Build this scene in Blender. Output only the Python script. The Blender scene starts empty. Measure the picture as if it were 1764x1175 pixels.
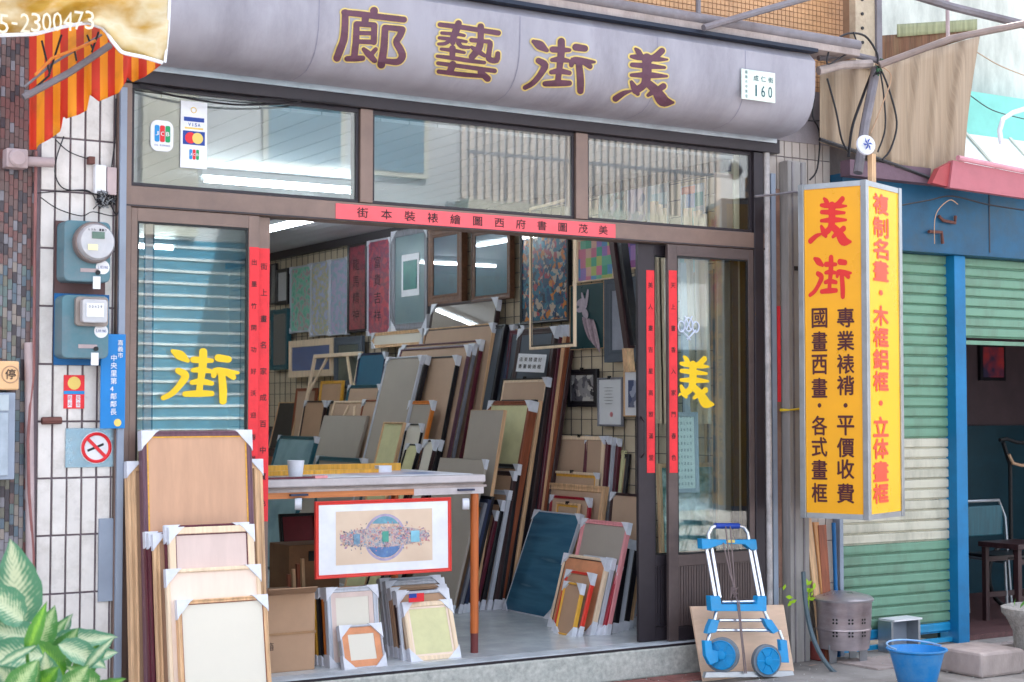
import bpy, math, random
from mathutils import Vector, Matrix
random.seed(7)
S = bpy.context.scene
COL = S.collection

# ------------------------------------------------------------------ camera
FPX, CX, CY = 2747.0, 882.0, 587.5
YAW, PIT = math.radians(31.93), math.radians(2.45)
Fv = Vector((math.sin(YAW)*math.cos(PIT), math.cos(YAW)*math.cos(PIT), math.sin(PIT)))
Rv = Vector((math.cos(YAW), -math.sin(YAW), 0))
Uv = Rv.cross(Fv)
CAMP = Vector((0, -8.235, 1.5))
cd = bpy.data.cameras.new('camera'); cam = bpy.data.objects.new('camera', cd); COL.objects.link(cam)
cam.matrix_world = Matrix.Translation(CAMP) @ Matrix((Rv, Uv, -Fv)).transposed().to_4x4()
cd.sensor_width = 36; cd.lens = 36*FPX/1764; cd.clip_end = 500; cd.clip_start = .1
cd.dof.use_dof = True; cd.dof.focus_distance = 9.9; cd.dof.aperture_fstop = 4.0
S.camera = cam

# ------------------------------------------------------------------ daylight
world = bpy.data.worlds.new('World'); S.world = world; world.use_nodes = True
nt = world.node_tree; nt.nodes.clear()
out = nt.nodes.new('ShaderNodeOutputWorld'); bg = nt.nodes.new('ShaderNodeBackground')
sky = nt.nodes.new('ShaderNodeTexSky'); sky.sky_type = 'NISHITA'; sky.sun_disc = False
SUN_EL, SUN_AZ = math.radians(62), math.radians(25)
sky.sun_elevation = SUN_EL; sky.sun_rotation = SUN_AZ
sky.air_density = 1.0; sky.dust_density = 4.0; sky.ozone_density = 1.0
bg.inputs[1].default_value = .15
hs_ = nt.nodes.new('ShaderNodeHueSaturation'); hs_.inputs['Saturation'].default_value = .5
nt.links.new(sky.outputs[0], hs_.inputs['Color']); nt.links.new(hs_.outputs[0], bg.inputs[0]); nt.links.new(bg.outputs[0], out.inputs[0])
sl = bpy.data.lights.new('sun', 'SUN'); so = bpy.data.objects.new('sun', sl); COL.objects.link(so)
sl.energy = 3.5; sl.angle = math.radians(.6); sl.color = (1, .96, .92)
d = Vector((math.sin(SUN_AZ)*math.cos(SUN_EL), math.cos(SUN_AZ)*math.cos(SUN_EL), math.sin(SUN_EL)))
so.rotation_euler = d.to_track_quat('Z', 'Y').to_euler()
S.view_settings.view_transform = 'Standard'; S.view_settings.look = 'None'
S.view_settings.exposure = 2.22; S.view_settings.gamma = 1; S.view_settings.use_curve_mapping = False
S.cycles.max_bounces = 10; S.cycles.transparent_max_bounces = 16; S.cycles.sample_clamp_indirect = 4

# ------------------------------------------------------------------ picking points of the place
def ray(x, y): return Fv + Rv*((x-CX)/FPX) - Uv*((y-CY)/FPX)
def W(x, y, Y=0.0): r = ray(x, y); return CAMP + r*((Y-CAMP.y)/r.y)
def WX(x, y, X): r = ray(x, y); return CAMP + r*((X-CAMP.x)/r.x)
def WZ(x, y, Z): r = ray(x, y); return CAMP + r*((Z-CAMP.z)/r.z)
def WP(x, y, p, n): r = ray(x, y); return CAMP + r*((p-CAMP).dot(n)/r.dot(n))
def PRX(P): q = P-CAMP; return CX + FPX*q.dot(Rv)/q.dot(Fv)

# ------------------------------------------------------------------ materials
def lin(h):
    h = h.lstrip('#'); v = [int(h[i:i+2], 16)/255 for i in (0, 2, 4)]
    return tuple(x/12.92 if x <= .04045 else ((x+.055)/1.055)**2.4 for x in v)
MATS = {}
def mat(name, col, rough=.6, metal=0, var=.18, scale=6, stretch=(1, 1, 1), bump=.15, bscale=60, dirt=None, dirt_amt=.35, spec=.4, grime=0, coat=0):
    if name in MATS: return MATS[name]
    if isinstance(col, str): col = lin(col)
    m = bpy.data.materials.new(name); m.use_nodes = True; n = m.node_tree; N = n.nodes; L = n.links
    b = N['Principled BSDF']
    tc = N.new('ShaderNodeTexCoord'); mp = N.new('ShaderNodeMapping'); mp.inputs['Scale'].default_value = stretch
    L.new(tc.outputs['Object'], mp.inputs[0])
    oi = N.new('ShaderNodeObjectInfo'); ad = N.new('ShaderNodeVectorMath'); ad.operation = 'ADD'
    sc = N.new('ShaderNodeVectorMath'); sc.operation = 'SCALE'; sc.inputs['Scale'].default_value = 31.0
    cb = N.new('ShaderNodeCombineXYZ')
    for i in range(3): L.new(oi.outputs['Random'], cb.inputs[i])
    L.new(cb.outputs[0], sc.inputs[0]); L.new(mp.outputs[0], ad.inputs[0]); L.new(sc.outputs[0], ad.inputs[1])
    no = N.new('ShaderNodeTexNoise'); no.inputs['Scale'].default_value = scale; no.inputs['Detail'].default_value = 8
    no.inputs['Roughness'].default_value = .65
    L.new(ad.outputs[0], no.inputs['Vector'])
    cr = N.new('ShaderNodeValToRGB')
    k0, k1 = 1-var*1.3, 1+var*1.1
    cr.color_ramp.elements[0].position = .3; cr.color_ramp.elements[1].position = .72
    cr.color_ramp.elements[0].color = tuple(min(1, x*k0) for x in col)+(1,)
    cr.color_ramp.elements[1].color = tuple(min(1, x*k1) for x in col)+(1,)
    L.new(no.outputs['Fac'], cr.inputs[0]); src = cr.outputs[0]
    if dirt is not None:
        dc = lin(dirt) if isinstance(dirt, str) else dirt
        n2 = N.new('ShaderNodeTexNoise'); n2.inputs['Scale'].default_value = scale*.45; n2.inputs['Detail'].default_value = 12; n2.inputs['Roughness'].default_value = .75
        L.new(ad.outputs[0], n2.inputs['Vector'])
        mr = N.new('ShaderNodeMapRange'); mr.inputs[1].default_value = .48; mr.inputs[2].default_value = .72; mr.inputs[4].default_value = dirt_amt
        L.new(n2.outputs['Fac'], mr.inputs[0])
        mx = N.new('ShaderNodeMixRGB'); L.new(mr.outputs[0], mx.inputs[0]); L.new(src, mx.inputs[1]); mx.inputs[2].default_value = dc+(1,)
        src = mx.outputs[0]
    L.new(src, b.inputs['Base Color'])
    b.inputs['Metallic'].default_value = metal; b.inputs['Specular IOR Level'].default_value = spec
    b.inputs['Coat Weight'].default_value = coat
    mr = N.new('ShaderNodeMapRange'); mr.inputs[3].default_value = max(.05, rough-.12); mr.inputs[4].default_value = min(1, rough+.12)
    L.new(no.outputs['Fac'], mr.inputs[0]); L.new(mr.outputs[0], b.inputs['Roughness'])
    if bump > 0:
        nb = N.new('ShaderNodeTexNoise'); nb.inputs['Scale'].default_value = bscale; nb.inputs['Detail'].default_value = 5
        L.new(mp.outputs[0], nb.inputs['Vector'])
        bu = N.new('ShaderNodeBump'); bu.inputs['Strength'].default_value = bump; bu.inputs['Distance'].default_value = .004
        L.new(nb.outputs['Fac'], bu.inputs['Height']); L.new(bu.outputs[0], b.inputs['Normal'])
    MATS[name] = m; return m
def wood(name, col, rough=.55, var=.28, axis='z', coat=0):
    st = {'z': (14, 14, .9), 'y': (14, .9, 14), 'x': (.9, 14, 14)}[axis]
    return mat(name, col, rough, var=var, scale=3.2, stretch=st, bump=.12, bscale=20, coat=coat)
def emis(name, col, s):
    m = bpy.data.materials.new(name); m.use_nodes = True; N = m.node_tree.nodes; N.clear()
    o = N.new('ShaderNodeOutputMaterial'); e = N.new('ShaderNodeEmission'); e.inputs[0].default_value = col+(1,); e.inputs[1].default_value = s
    m.node_tree.links.new(e.outputs[0], o.inputs[0]); MATS[name] = m; return m
def glass(name, tint=(.93, .97, .97), base=.085, rough=.0, wav=.0005):
    m = bpy.data.materials.new(name); m.use_nodes = True; N = m.node_tree.nodes; L = m.node_tree.links; N.clear()
    o = N.new('ShaderNodeOutputMaterial'); t = N.new('ShaderNodeBsdfTransparent'); g = N.new('ShaderNodeBsdfGlossy'); mx = N.new('ShaderNodeMixShader')
    t.inputs[0].default_value = tint+(1,); g.inputs['Roughness'].default_value = rough
    ge = N.new('ShaderNodeNewGeometry'); dp = N.new('ShaderNodeVectorMath'); dp.operation = 'DOT_PRODUCT'
    L.new(ge.outputs['Incoming'], dp.inputs[0]); L.new(ge.outputs['Normal'], dp.inputs[1])
    def M(op, a=None, b=None, va=0, vb=0):
        x = N.new('ShaderNodeMath'); x.operation = op; x.inputs[0].default_value = va; x.inputs[1].default_value = vb
        if a: L.new(a, x.inputs[0])
        if b: L.new(b, x.inputs[1])
        return x.outputs[0]
    ab = M('ABSOLUTE', dp.outputs['Value']); om = M('SUBTRACT', None, ab, va=1); pw = M('POWER', om, vb=5)
    fc = M('MULTIPLY_ADD', pw, va=0, vb=1-base); fc.node.inputs[2].default_value = base
    tc = N.new('ShaderNodeTexCoord'); no = N.new('ShaderNodeTexNoise'); no.inputs['Scale'].default_value = 1.6
    L.new(tc.outputs['Object'], no.inputs['Vector'])
    bu = N.new('ShaderNodeBump'); bu.inputs['Strength'].default_value = .35; bu.inputs['Distance'].default_value = wav
    L.new(no.outputs['Fac'], bu.inputs['Height']); L.new(bu.outputs[0], g.inputs['Normal'])
    L.new(fc, mx.inputs[0]); L.new(t.outputs[0], mx.inputs[1]); L.new(g.outputs[0], mx.inputs[2]); L.new(mx.outputs[0], o.inputs[0])
    MATS[name] = m; return m
def art(name, cols, scale=8, stretch=(1, 1, 1), kind='vor', rough=.35, coat=0, w=None):
    m = bpy.data.materials.new(name); m.use_nodes = True; N = m.node_tree.nodes; L = m.node_tree.links; b = N['Principled BSDF']
    tc = N.new('ShaderNodeTexCoord'); mp = N.new('ShaderNodeMapping'); mp.inputs['Scale'].default_value = stretch; L.new(tc.outputs['Object'], mp.inputs[0])
    nz = N.new('ShaderNodeTexNoise'); nz.inputs['Scale'].default_value = scale*.6; nz.inputs['Detail'].default_value = 6; L.new(mp.outputs[0], nz.inputs['Vector'])
    if kind == 'vor':
        mv = N.new('ShaderNodeMixRGB'); mv.inputs[0].default_value = .12; L.new(mp.outputs[0], mv.inputs[1]); L.new(nz.outputs['Color'], mv.inputs[2])
        t = N.new('ShaderNodeTexVoronoi'); t.inputs['Scale'].default_value = scale; L.new(mv.outputs[0], t.inputs['Vector'])
        sp = N.new('ShaderNodeSeparateColor'); L.new(t.outputs['Color'], sp.inputs[0]); f = sp.outputs[0]
    elif kind == 'sq':
        t = N.new('ShaderNodeTexVoronoi'); t.distance = 'CHEBYCHEV'; t.inputs['Scale'].default_value = scale; t.inputs['Randomness'].default_value = .12
        L.new(mp.outputs[0], t.inputs['Vector']); sp = N.new('ShaderNodeSeparateColor'); L.new(t.outputs['Color'], sp.inputs[0]); f = sp.outputs[0]
    else:
        f = nz.outputs['Fac']
    cr = N.new('ShaderNodeValToRGB'); e = cr.color_ramp.elements
    k = len(cols)
    lo, hi = (0, 1) if kind in ('vor', 'sq') else (.3, .7)
    while len(e) < k: e.new(.5)
    for i, c in enumerate(cols): e[i].position = lo+(hi-lo)*i/(k-(0 if kind in ('vor', 'sq') else 1)); e[i].color = lin(c)+(1,)
    if kind in ('vor', 'sq'): cr.color_ramp.interpolation = 'CONSTANT'
    L.new(f, cr.inputs[0]); L.new(cr.outputs[0], b.inputs['Base Color']); b.inputs['Roughness'].default_value = rough; b.inputs['Coat Weight'].default_value = coat
    b.inputs['Coat Roughness'].default_value = .03
    MATS[name] = m; return m

# frames / shop
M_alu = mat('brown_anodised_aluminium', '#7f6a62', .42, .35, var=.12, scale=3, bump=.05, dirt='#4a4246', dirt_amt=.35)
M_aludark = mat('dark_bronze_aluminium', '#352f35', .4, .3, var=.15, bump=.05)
M_alur = mat('raw_aluminium', '#a9adb3', .35, .8, var=.1, bump=.05, dirt='#5f5f63')
M_glass = glass('window_glass'); M_glass2 = glass('picture_glass', (1, 1, 1), .05, .0, .001)
M_vinyl = mat('grey_vinyl', '#9996a0', .55, var=.1, scale=3.2, stretch=(1.3, .5, .5), bump=.35, bscale=7, dirt='#6f6a74', dirt_amt=.65)
M_plum = mat('plum_paint', '#5a3547', .55, var=.22, scale=14, bump=.05)
M_yel = mat('old_yellow_paint', '#d3bb6e', .55, var=.15, scale=20, bump=.05)
M_white = mat('white_card', '#dfe0e6', .5, var=.07, bump=.08)
M_wplas = mat('white_plastic_guard', '#d6d8e2', .4, var=.1, scale=12, bump=.2, bscale=30, dirt='#a9aab8', dirt_amt=.4)
M_red = mat('red_paper', '#e0343c', .7, var=.12, scale=12, bump=.2, dirt='#a82a35', dirt_amt=.35)
M_pinkred = mat('faded_red_paper', '#ec6068', .7, var=.07, scale=12, bump=.15)
M_ink = mat('black_ink', '#231a20', .6, var=.1, bump=0)
M_black = mat('black_rubber', '#16161a', .5, var=.2, bump=.1)
M_wire = mat('black_cable', '#1e1c22', .45, var=.3, bump=.1)
M_wgrid = mat('grid_wire_metal', '#4b474c', .5, .4, bump=0)
pine = wood('pine_wood', '#d3ab84'); pinel = wood('pale_pine_wood', '#e6cdb0', var=.14); brownw = wood('red_brown_wood', '#8a4a30')
orangew = wood('orange_wood', '#d47a2c', var=.2); goldw = wood('gold_moulding', '#d9a13a', .4, var=.2); maroon = wood('maroon_moulding', '#5c2030', .35)
blackm = mat('black_moulding', '#1c1a20', .35, var=.25, bump=.05); navy = wood('navy_moulding', '#2b3350', .4); greym = wood('grey_moulding', '#7d7d86', .45)
darkm = wood('dark_brown_moulding', '#3b2628', .4); pinkm = wood('pink_moulding', '#d98d92', .5, var=.15); crim = wood('crimson_moulding', '#a52436', .4)
redm = wood('red_moulding', '#d83c2e', .4, var=.15); lgrey = wood('pale_grey_moulding', '#b9bcc6', .45, var=.1); teal = wood('teal_moulding', '#1f5360', .4)
purp = wood('purple_brown_moulding', '#6b4a58', .4)
ply = mat('plywood_backing', '#c49a7e', .65, var=.1, scale=2.4, stretch=(5, .7, 5), bump=.08)
plyl = mat('pale_plywood_backing', '#e9d3c4', .65, var=.06, scale=2.4, stretch=(5, .7, 5), bump=.08)
plypk = mat('pinkish_backing', '#d3bdb6', .65, var=.06, scale=2.4, stretch=(5, .7, 5), bump=.08)
wcard = mat('white_backing_card', '#d8d1c4', .6, var=.03, scale=1.5, bump=.05)
gcard = mat('grey_backing_card', '#a3998f', .7, var=.06, scale=2, bump=.1); bcard = mat('beige_backing_card', '#bd9f88', .7, var=.08, scale=2, bump=.1)
kraft = mat('kraft_cardboard', '#b28f74', .75, var=.09, scale=3, bump=.12); ycard = mat('yellowish_paper', '#cfcb9d', .7, var=.08, scale=8, bump=.1)
slate = mat('slate_card', '#4d5560', .6, var=.1, bump=.1); orgmat = mat('orange_hardboard', '#d69068', .65, var=.16, scale=7, bump=.1)

# ------------------------------------------------------------------ mesh builder
class MB:
    def __init__(s): s.v = []; s.f = []; s.mi = []; s.uv = None
    def add(s, vs, fs, mi=0):
        k = len(s.v); s.v += [Vector(v) for v in vs]; s.f += [tuple(i+k for i in f) for f in fs]; s.mi += [mi]*len(fs); return s
    def box(s, x0, x1, y0, y1, z0, z1, mi=0, M=None):
        vs = [Vector((x, y, z)) for z in (z0, z1) for x, y in ((x0, y0), (x1, y0), (x1, y1), (x0, y1))]
        if M: vs = [M @ v for v in vs]
        return s.add(vs, [(3, 2, 1, 0), (4, 5, 6, 7), (0, 1, 5, 4), (1, 2, 6, 5), (2, 3, 7, 6), (3, 0, 4, 7)], mi)
    def slab(s, quad, thick, mi=0):      # quad: 4 points, thick: vector
        vs = [Vector(p) for p in quad] + [Vector(p)+Vector(thick) for p in quad]
        return s.add(vs, [(0, 1, 2, 3), (7, 6, 5, 4), (0, 4, 5, 1), (1, 5, 6, 2), (2, 6, 7, 3), (3, 7, 4, 0)], mi)
    def tube(s, pts, r, n=8, mi=0, caps=True):
        pts = [Vector(p) for p in pts]; m = len(pts); k = len(s.v)
        up = Vector((0, 0, 1)); prev = None
        for i, p in enumerate(pts):
            t = (pts[min(i+1, m-1)]-pts[max(i-1, 0)]).normalized()
            if prev is None:
                a = up if abs(t.dot(up)) < .9 else Vector((1, 0, 0)); e1 = t.cross(a).normalized()
            else: e1 = (prev - t*prev.dot(t)).normalized()
            prev = e1; e2 = t.cross(e1); rr = r[i] if isinstance(r, (list, tuple)) else r
            for j in range(n):
                a = 2*math.pi*j/n; s.v.append(p+(e1*math.cos(a)+e2*math.sin(a))*rr)
        for i in range(m-1):
            for j in range(n):
                s.f.append((k+i*n+j, k+i*n+(j+1) % n, k+(i+1)*n+(j+1) % n, k+(i+1)*n+j)); s.mi.append(mi)
        if caps: s.f.append(tuple(k+j for j in range(n))[::-1]); s.f.append(tuple(k+(m-1)*n+j for j in range(n))); s.mi += [mi, mi]
        return s
    def lathe(s, c, prof, n=32, mi=0, axis=None):
        c = Vector(c); ax = Vector(axis or (0, 0, 1)).normalized(); q = Vector((0, 0, 1)).rotation_difference(ax); k = len(s.v)
        for r, h in prof:
            for j in range(n):
                a = 2*math.pi*j/n; s.v.append(c + q @ Vector((r*math.cos(a), r*math.sin(a), h)))
        for i in range(len(prof)-1):
            for j in range(n):
                s.f.append((k+i*n+j, k+i*n+(j+1) % n, k+(i+1)*n+(j+1) % n, k+(i+1)*n+j)); s.mi.append(mi)
        s.f.append(tuple(k+j for j in range(n))[::-1]); s.f.append(tuple(k+(len(prof)-1)*n+j for j in range(n))); s.mi += [mi, mi]
        return s
    def mesh(s, name, mats):
        me = bpy.data.meshes.new(name); me.from_pydata([tuple(v) for v in s.v], [], s.f)
        for m in (mats if isinstance(mats, (list, tuple)) else [mats]): me.materials.append(m)
        me.polygons.foreach_set('material_index', s.mi); me.update(); return me
    def build(s, name, mats, parent=None, smooth=False, bevel=0, **kw):
        if parent is not None and parent.type == 'EMPTY' and not kw.pop('local', False):
            o = parent; off = parent.matrix_basis.inverted()
            s.v = [off @ v for v in s.v]
        elif parent is not None and parent.type == 'MESH' and parent.parent and not kw.pop('local', False):
            off = parent.parent.matrix_basis.inverted(); s.v = [off @ v for v in s.v]
        kw.pop('local', None)
        me = s.mesh(name, mats); ob = bpy.data.objects.new(name, me); COL.objects.link(ob)
        if parent is not None: ob.parent = parent
        if smooth:
            me.shade_smooth()
            ang(me)
        if bevel:
            b = ob.modifiers.new('b', 'BEVEL'); b.width = bevel; b.segments = 2; b.limit_method = 'ANGLE'
        return ob
def ang(me, a=40):
    import bmesh
    bm = bmesh.new(); bm.from_mesh(me); la = math.radians(a)
    for e in bm.edges:
        if len(e.link_faces) == 2 and e.calc_face_angle(0) > la: e.smooth = False
    bm.to_mesh(me); bm.free()
def tag(o, label=None, cat=None, group=None, kind=None):
    if label: o['label'] = label
    if cat: o['category'] = cat
    if group: o['group'] = group
    if kind: o['kind'] = kind
    return o
def thing(name, label, cat, loc=(0, 0, 0), group=None, M=None, kind=None):
    o = bpy.data.objects.new(name, None); COL.objects.link(o); o.empty_display_size = .05
    o.matrix_basis = M if M is not None else Matrix.Translation(loc)
    return tag(o, label, cat, group, kind)
def struct(o): o['kind'] = 'structure'; return o

# ------------------------------------------------------------------ lettering
GC = {}
def glyph(ch, bold=0.0):
    key = (ch, bold)
    if key in GC: return GC[key]
    cu = bpy.data.curves.new('g', 'FONT'); cu.body = ch; cu.size = 1; cu.resolution_u = 2; cu.offset = bold; cu.fill_mode = 'FRONT'
    ob = bpy.data.objects.new('g', cu); COL.objects.link(ob)
    dg = bpy.context.evaluated_depsgraph_get(); me = bpy.data.meshes.new_from_object(ob.evaluated_get(dg))
    r = ([(v.co.x, v.co.y) for v in me.vertices], [tuple(p.vertices) for p in me.polygons])
    bpy.data.objects.remove(ob); bpy.data.curves.remove(cu); bpy.data.meshes.remove(me)
    GC[key] = r; return r
class LT:
    """a row of characters: every character becomes an object of its own"""
    def __init__(s): s.p = []
    def build(s, name, m, parent):
        for q in s.p: q.build('character', m, parent)
def put(mb, ch, c, rt, up, w, h, bold=.02, fit=False, mi=0):
    """one character centred at c, rt/up unit vectors, cell w x h metres"""
    if isinstance(mb, LT): q = MB(); mb.p.append(q); mb = q
    if bold > 0:      # heavier strokes: overlaid strikes, each a hair in front of the last
        nn = rt.cross(up); b_ = bold*w*.8
        for k, (dx, dy) in enumerate(((-1, 0), (1, 0), (0, 1), (0, -1))): put(mb, ch, c+rt*dx*b_+up*dy*b_+nn*(.00022*k), rt, up, w, h, 0, fit, mi)
        return
    vs, fs = glyph(ch, 0)
    if not vs: return
    if fit:
        xs = [v[0] for v in vs]; ys = [v[1] for v in vs]; x0, x1, y0, y1 = min(xs), max(xs), min(ys), max(ys)
        cxx, cyy, sx, sy = (x0+x1)/2, (y0+y1)/2, w*(.22 if ch == 'I' else 1)/(x1-x0+1e-6), h/(y1-y0+1e-6)
    else: cxx, cyy, sx, sy = .5, .36, w, h
    mb.add([c + rt*((x-cxx)*sx) + up*((y-cyy)*sy) for x, y in vs], fs, mi)
def stroke2(pts):
    """smooth brush stroke: list of (x,y,w) -> 2-D outline rows"""
    P = []
    n = len(pts)
    for i in range(n-1):
        p0, p1, p2, p3 = pts[max(i-1, 0)], pts[i], pts[i+1], pts[min(i+2, n-1)]
        L = math.hypot(p2[0]-p1[0], p2[1]-p1[1]); k = max(2, int(L/30))
        for j in range(k):
            t = j/k; P.append(tuple(.5*((2*b)+(-a+c)*t+(2*a-5*b+4*c-d_)*t*t+(-a+3*b-3*c+d_)*t**3) for a, b, c, d_ in zip(p0, p1, p2, p3)))
    P.append(pts[-1]); return P
def strokemesh(strokes, grow, mapf, off0, mb, mi=0):
    for i, st in enumerate(strokes):
        P = stroke2(st); o = off0 + i*.00012; L = []; Rr = []
        m = len(P)
        for q in range(m):
            a = P[max(q-1, 0)]; b = P[min(q+1, m-1)]; tx, ty = b[0]-a[0], b[1]-a[1]; l = math.hypot(tx, ty) or 1; tx /= l; ty /= l
            x, y, w = P[q]; w = max(w, 8)/2+grow
            L.append((x-ty*w, y+tx*w)); Rr.append((x+ty*w, y-tx*w))
        k = len(mb.v); vs = []
        for a, b in zip(L, Rr): vs += [a, ((a[0]+b[0])/2, (a[1]+b[1])/2), b]
        fs = []
        for q in range(m-1):
            fs += [(q*3, q*3+1, q*3+4, q*3+3), (q*3+1, q*3+2, q*3+5, q*3+4)]
        for end, sg in ((0, -1), (m-1, 1)):      # round caps
            x, y, w = P[end]; w = max(w, 8)/2+grow; a = P[max(end-1, 0)]; b = P[min(end+1, m-1)]
            th = math.atan2((b[1]-a[1])*sg, (b[0]-a[0])*sg); base = len(vs); vs.append((x, y))
            for q in range(9):
                aa = th - math.pi/2 + math.pi*q/8; vs.append((x+w*math.cos(aa), y+w*math.sin(aa)))
            fs += [(base, base+1+q, base+2+q) for q in range(8)]
        mb.add([mapf(x, y, o) for x, y in vs], fs, mi)
LANG = [[(310,110,95),(600,140,100),(900,180,100),(1320,230,100)],[(815,80,130),(815,120,120)],[(330,110,110),(325,350,115),(305,560,120),(250,720,125),(190,880,120)],
 [(520,310,100),(510,600,110),(480,860,110)],[(520,300,90),(820,320,90)],[(670,200,120),(660,300,110)],[(820,330,100),(810,610,100)],[(540,455,70),(800,460,70)],
 [(560,600,75),(810,610,80)],[(360,890,90),(520,885,100),(620,880,90)],[(640,730,70),(720,810,110),(820,920,90)],[(840,730,70),(780,800,80),(740,830,80)],
 [(1000,370,110),(980,700,120),(935,990,130)],[(1000,360,90),(1290,390,95)],[(1290,400,110),(1250,500,110),(1190,610,110),(1260,740,120),(1290,850,120),(1210,940,110),(1020,930,90)]]
YI = [[(150,200,70),(450,235,75),(800,290,75),(1060,330,80)],[(440,180,100),(400,300,110),(360,400,100),(350,480,80)],[(785,230,100),(785,400,95),(760,560,110),(650,700,100)],
 [(180,330,50),(420,350,55),(530,370,45)],[(140,405,50),(350,430,60),(560,465,45)],[(130,500,45),(230,495,55),(300,450,60)],[(440,480,80),(480,540,60),(600,555,50)],
 [(170,580,45),(350,600,60),(530,635,45)],[(345,570,100),(345,700,80)],[(110,690,50),(350,720,65),(600,760,65),(840,790,55)],[(120,800,60),(500,850,65),(1000,920,70)],
 [(350,820,110),(310,920,100)],[(130,930,65),(500,975,70),(820,1000,60)],[(780,940,90),(890,1040,100)],[(640,440,70),(860,460,60),(930,480,80),(915,620,80),(910,730,90),(1030,760,80),(1050,650,75)],[(640,550,50),(720,600,80),(840,680,60)]]
JIE = [[(340,190,60),(440,250,140),(550,330,60)],[(420,490,90),(520,560,110),(450,700,90),(330,840,80),(210,910,70)],[(775,190,110),(770,400,110),(740,650,90),(720,830,90)],
 [(640,315,95),(760,320,90),(900,325,60)],[(630,480,60),(740,470,90),(880,490,60)],[(620,670,70),(740,650,90),(900,680,70)],[(520,850,80),(720,840,100),(900,840,80)],
 [(1000,280,110),(1140,300,100)],[(930,560,70),(960,490,110),(1100,500,110),(1290,510,40)],[(1150,520,100),(1220,580,80)],[(1050,560,100),(1070,780,110),(1070,960,100)]]
MEI = [[(450,200,40),(490,240,80),(530,320,80)],[(830,230,90),(740,310,90),(660,350,90)],[(390,310,50),(470,320,80),(640,330,90),(780,350,70),(910,355,25)],
 [(400,430,65),(640,450,80),(870,470,40)],[(390,580,50),(640,580,90),(900,595,35)],[(610,330,130),(610,600,130),(560,730,100),(450,800,110)],[(390,680,50),(440,780,100),(480,850,60)],
 [(380,810,30),(280,840,70),(160,920,90)],[(630,700,110),(740,800,130),(850,950,170),(990,975,40)],[(850,740,90),(760,800,80)],[(700,820,80),(630,870,50)]]
def affine(box, rect_o, rt, up, n, w, h):
    """maps glyph crop box -> rectangle with top-left rect_o"""
    x0, y0, x1, y1 = box
    return lambda x, y, o: rect_o + rt*((x-x0)/(x1-x0)*w) - up*((y-y0)/(y1-y0)*h) + n*o
BJIE = (165, 130, 1320, 1020); BMEI = (125, 165, 1030, 1065)

# ================================================================== ground, shell of the shop
M_street = mat('street_concrete', '#8f8a86', .8, var=.3, scale=2.2, bump=.8, bscale=60, dirt='#5a5050', dirt_amt=.75)
M_terr = mat('washed_terrazzo', '#b3b3ae', .7, var=.22, scale=30, bump=.5, bscale=120, dirt='#6d7472', dirt_amt=.55)
M_floor = mat('polished_terrazzo', '#c3c9cc', .22, var=.06, scale=5, bump=.02, dirt='#8a9298', dirt_amt=.35)
struct(MB().add([(-60, -60, -.2), (80, -60, -.2), (80, 60, -.2), (-60, 60, -.2)], [(0, 1, 2, 3)]).build('street_ground', M_street))
st = MB().box(1.8, 7.28, -.075, 0, -.196, -.012); struct(st.build('shop_step', M_terr, bevel=.012))
struct(MB().box(1.8, 7.2, .004, 9.2, -.1, 0).build('shop_floor', M_floor))
M_iwall = mat('interior_cream_wall', '#cdbda4', .7, var=.08, scale=3, bump=.1)
M_ceil = mat('painted_ceiling_board', '#bdbcc2', .5, var=.05, scale=2, stretch=(4, .6, 1), bump=.05)
struct(MB().box(6.99, 7.19, .13, 9.2, 0, 3.35).build('side_wall_inside', M_iwall))
struct(MB().box(1.8, 7.19, 9.2, 9.35, 0, 3.35).build('back_wall_inside', M_iwall))
struct(MB().box(1.7, 1.8, .13, 9.35, 0, 3.35).build('left_wall_inside', M_iwall))
ce = thing('shop_ceiling', None, None, (4.4, 4, 3.2), kind='structure')
MB().box(1.8, 6.99, .1, 9.2, 3.226, 3.3).build('ceiling_backing', M_aludark, ce)
cx = 1.8; me0 = None
while cx < 6.95:
    MB().box(cx, min(cx+.186, 6.985), .12, 9.19, 3.2, 3.22).build('plank', M_ceil, ce); cx += .192
# wire grid + grooves on the side wall
gw = MB()
for i in range(62):
    y = .25+i*.14; gw.box(6.965, 6.97, y, y+.005, .3, 3.15)
for i in range(24):
    z = .34+i*.12; gw.box(6.958, 6.964, .25, 9.0, z, z+.005)
wg = gw.build('hanging_grid', M_wgrid); tag(wg, 'wire hanging grid covering the right inside wall behind the pictures', 'wire grid')
cor = MB().box(6.92, 6.985, .15, 9.15, 3.12, 3.198).build('ceiling_cornice', M_aludark); struct(cor)

# ------------------------------------------------------------------ fluorescent lamps
M_tube = emis('fluorescent_tube_light', (.84, .94, 1.0), 14)
M_fix = mat('white_enamel', '#cfd6da', .35, var=.04, bump=0)
def lamp(c, ax, label, L=1.22):
    t = thing('fluorescent_lamp', label, 'ceiling lamp', c, 'fluorescent lamps on the shop ceiling')
    c = Vector(c); a = Vector(ax); b = Vector((0, 0, 1)).cross(a)
    q = [c-a*L/2-b*.05, c+a*L/2-b*.05, c+a*L/2+b*.05, c-a*L/2+b*.05]
    MB().slab([p+Vector((0, 0, -.002)) for p in q], (0, 0, -.045)).build('fixture', M_fix, t)
    MB().tube([c-a*(L/2-.03)+Vector((0, 0, -.075)), c+a*(L/2-.03)+Vector((0, 0, -.075))], .017, 10).build('tube', M_tube, t)
    for s in (-1, 1): MB().tube([c+a*s*(L/2-.03)+Vector((0, 0, -.075)), c+a*s*(L/2)+Vector((0, 0, -.075))], .022, 8).build('lamp_holder', M_fix, t)
lamp((4.67, 2.46, 3.2), (1, 0, 0), 'fluorescent tube seen through the left upper window pane')
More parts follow.
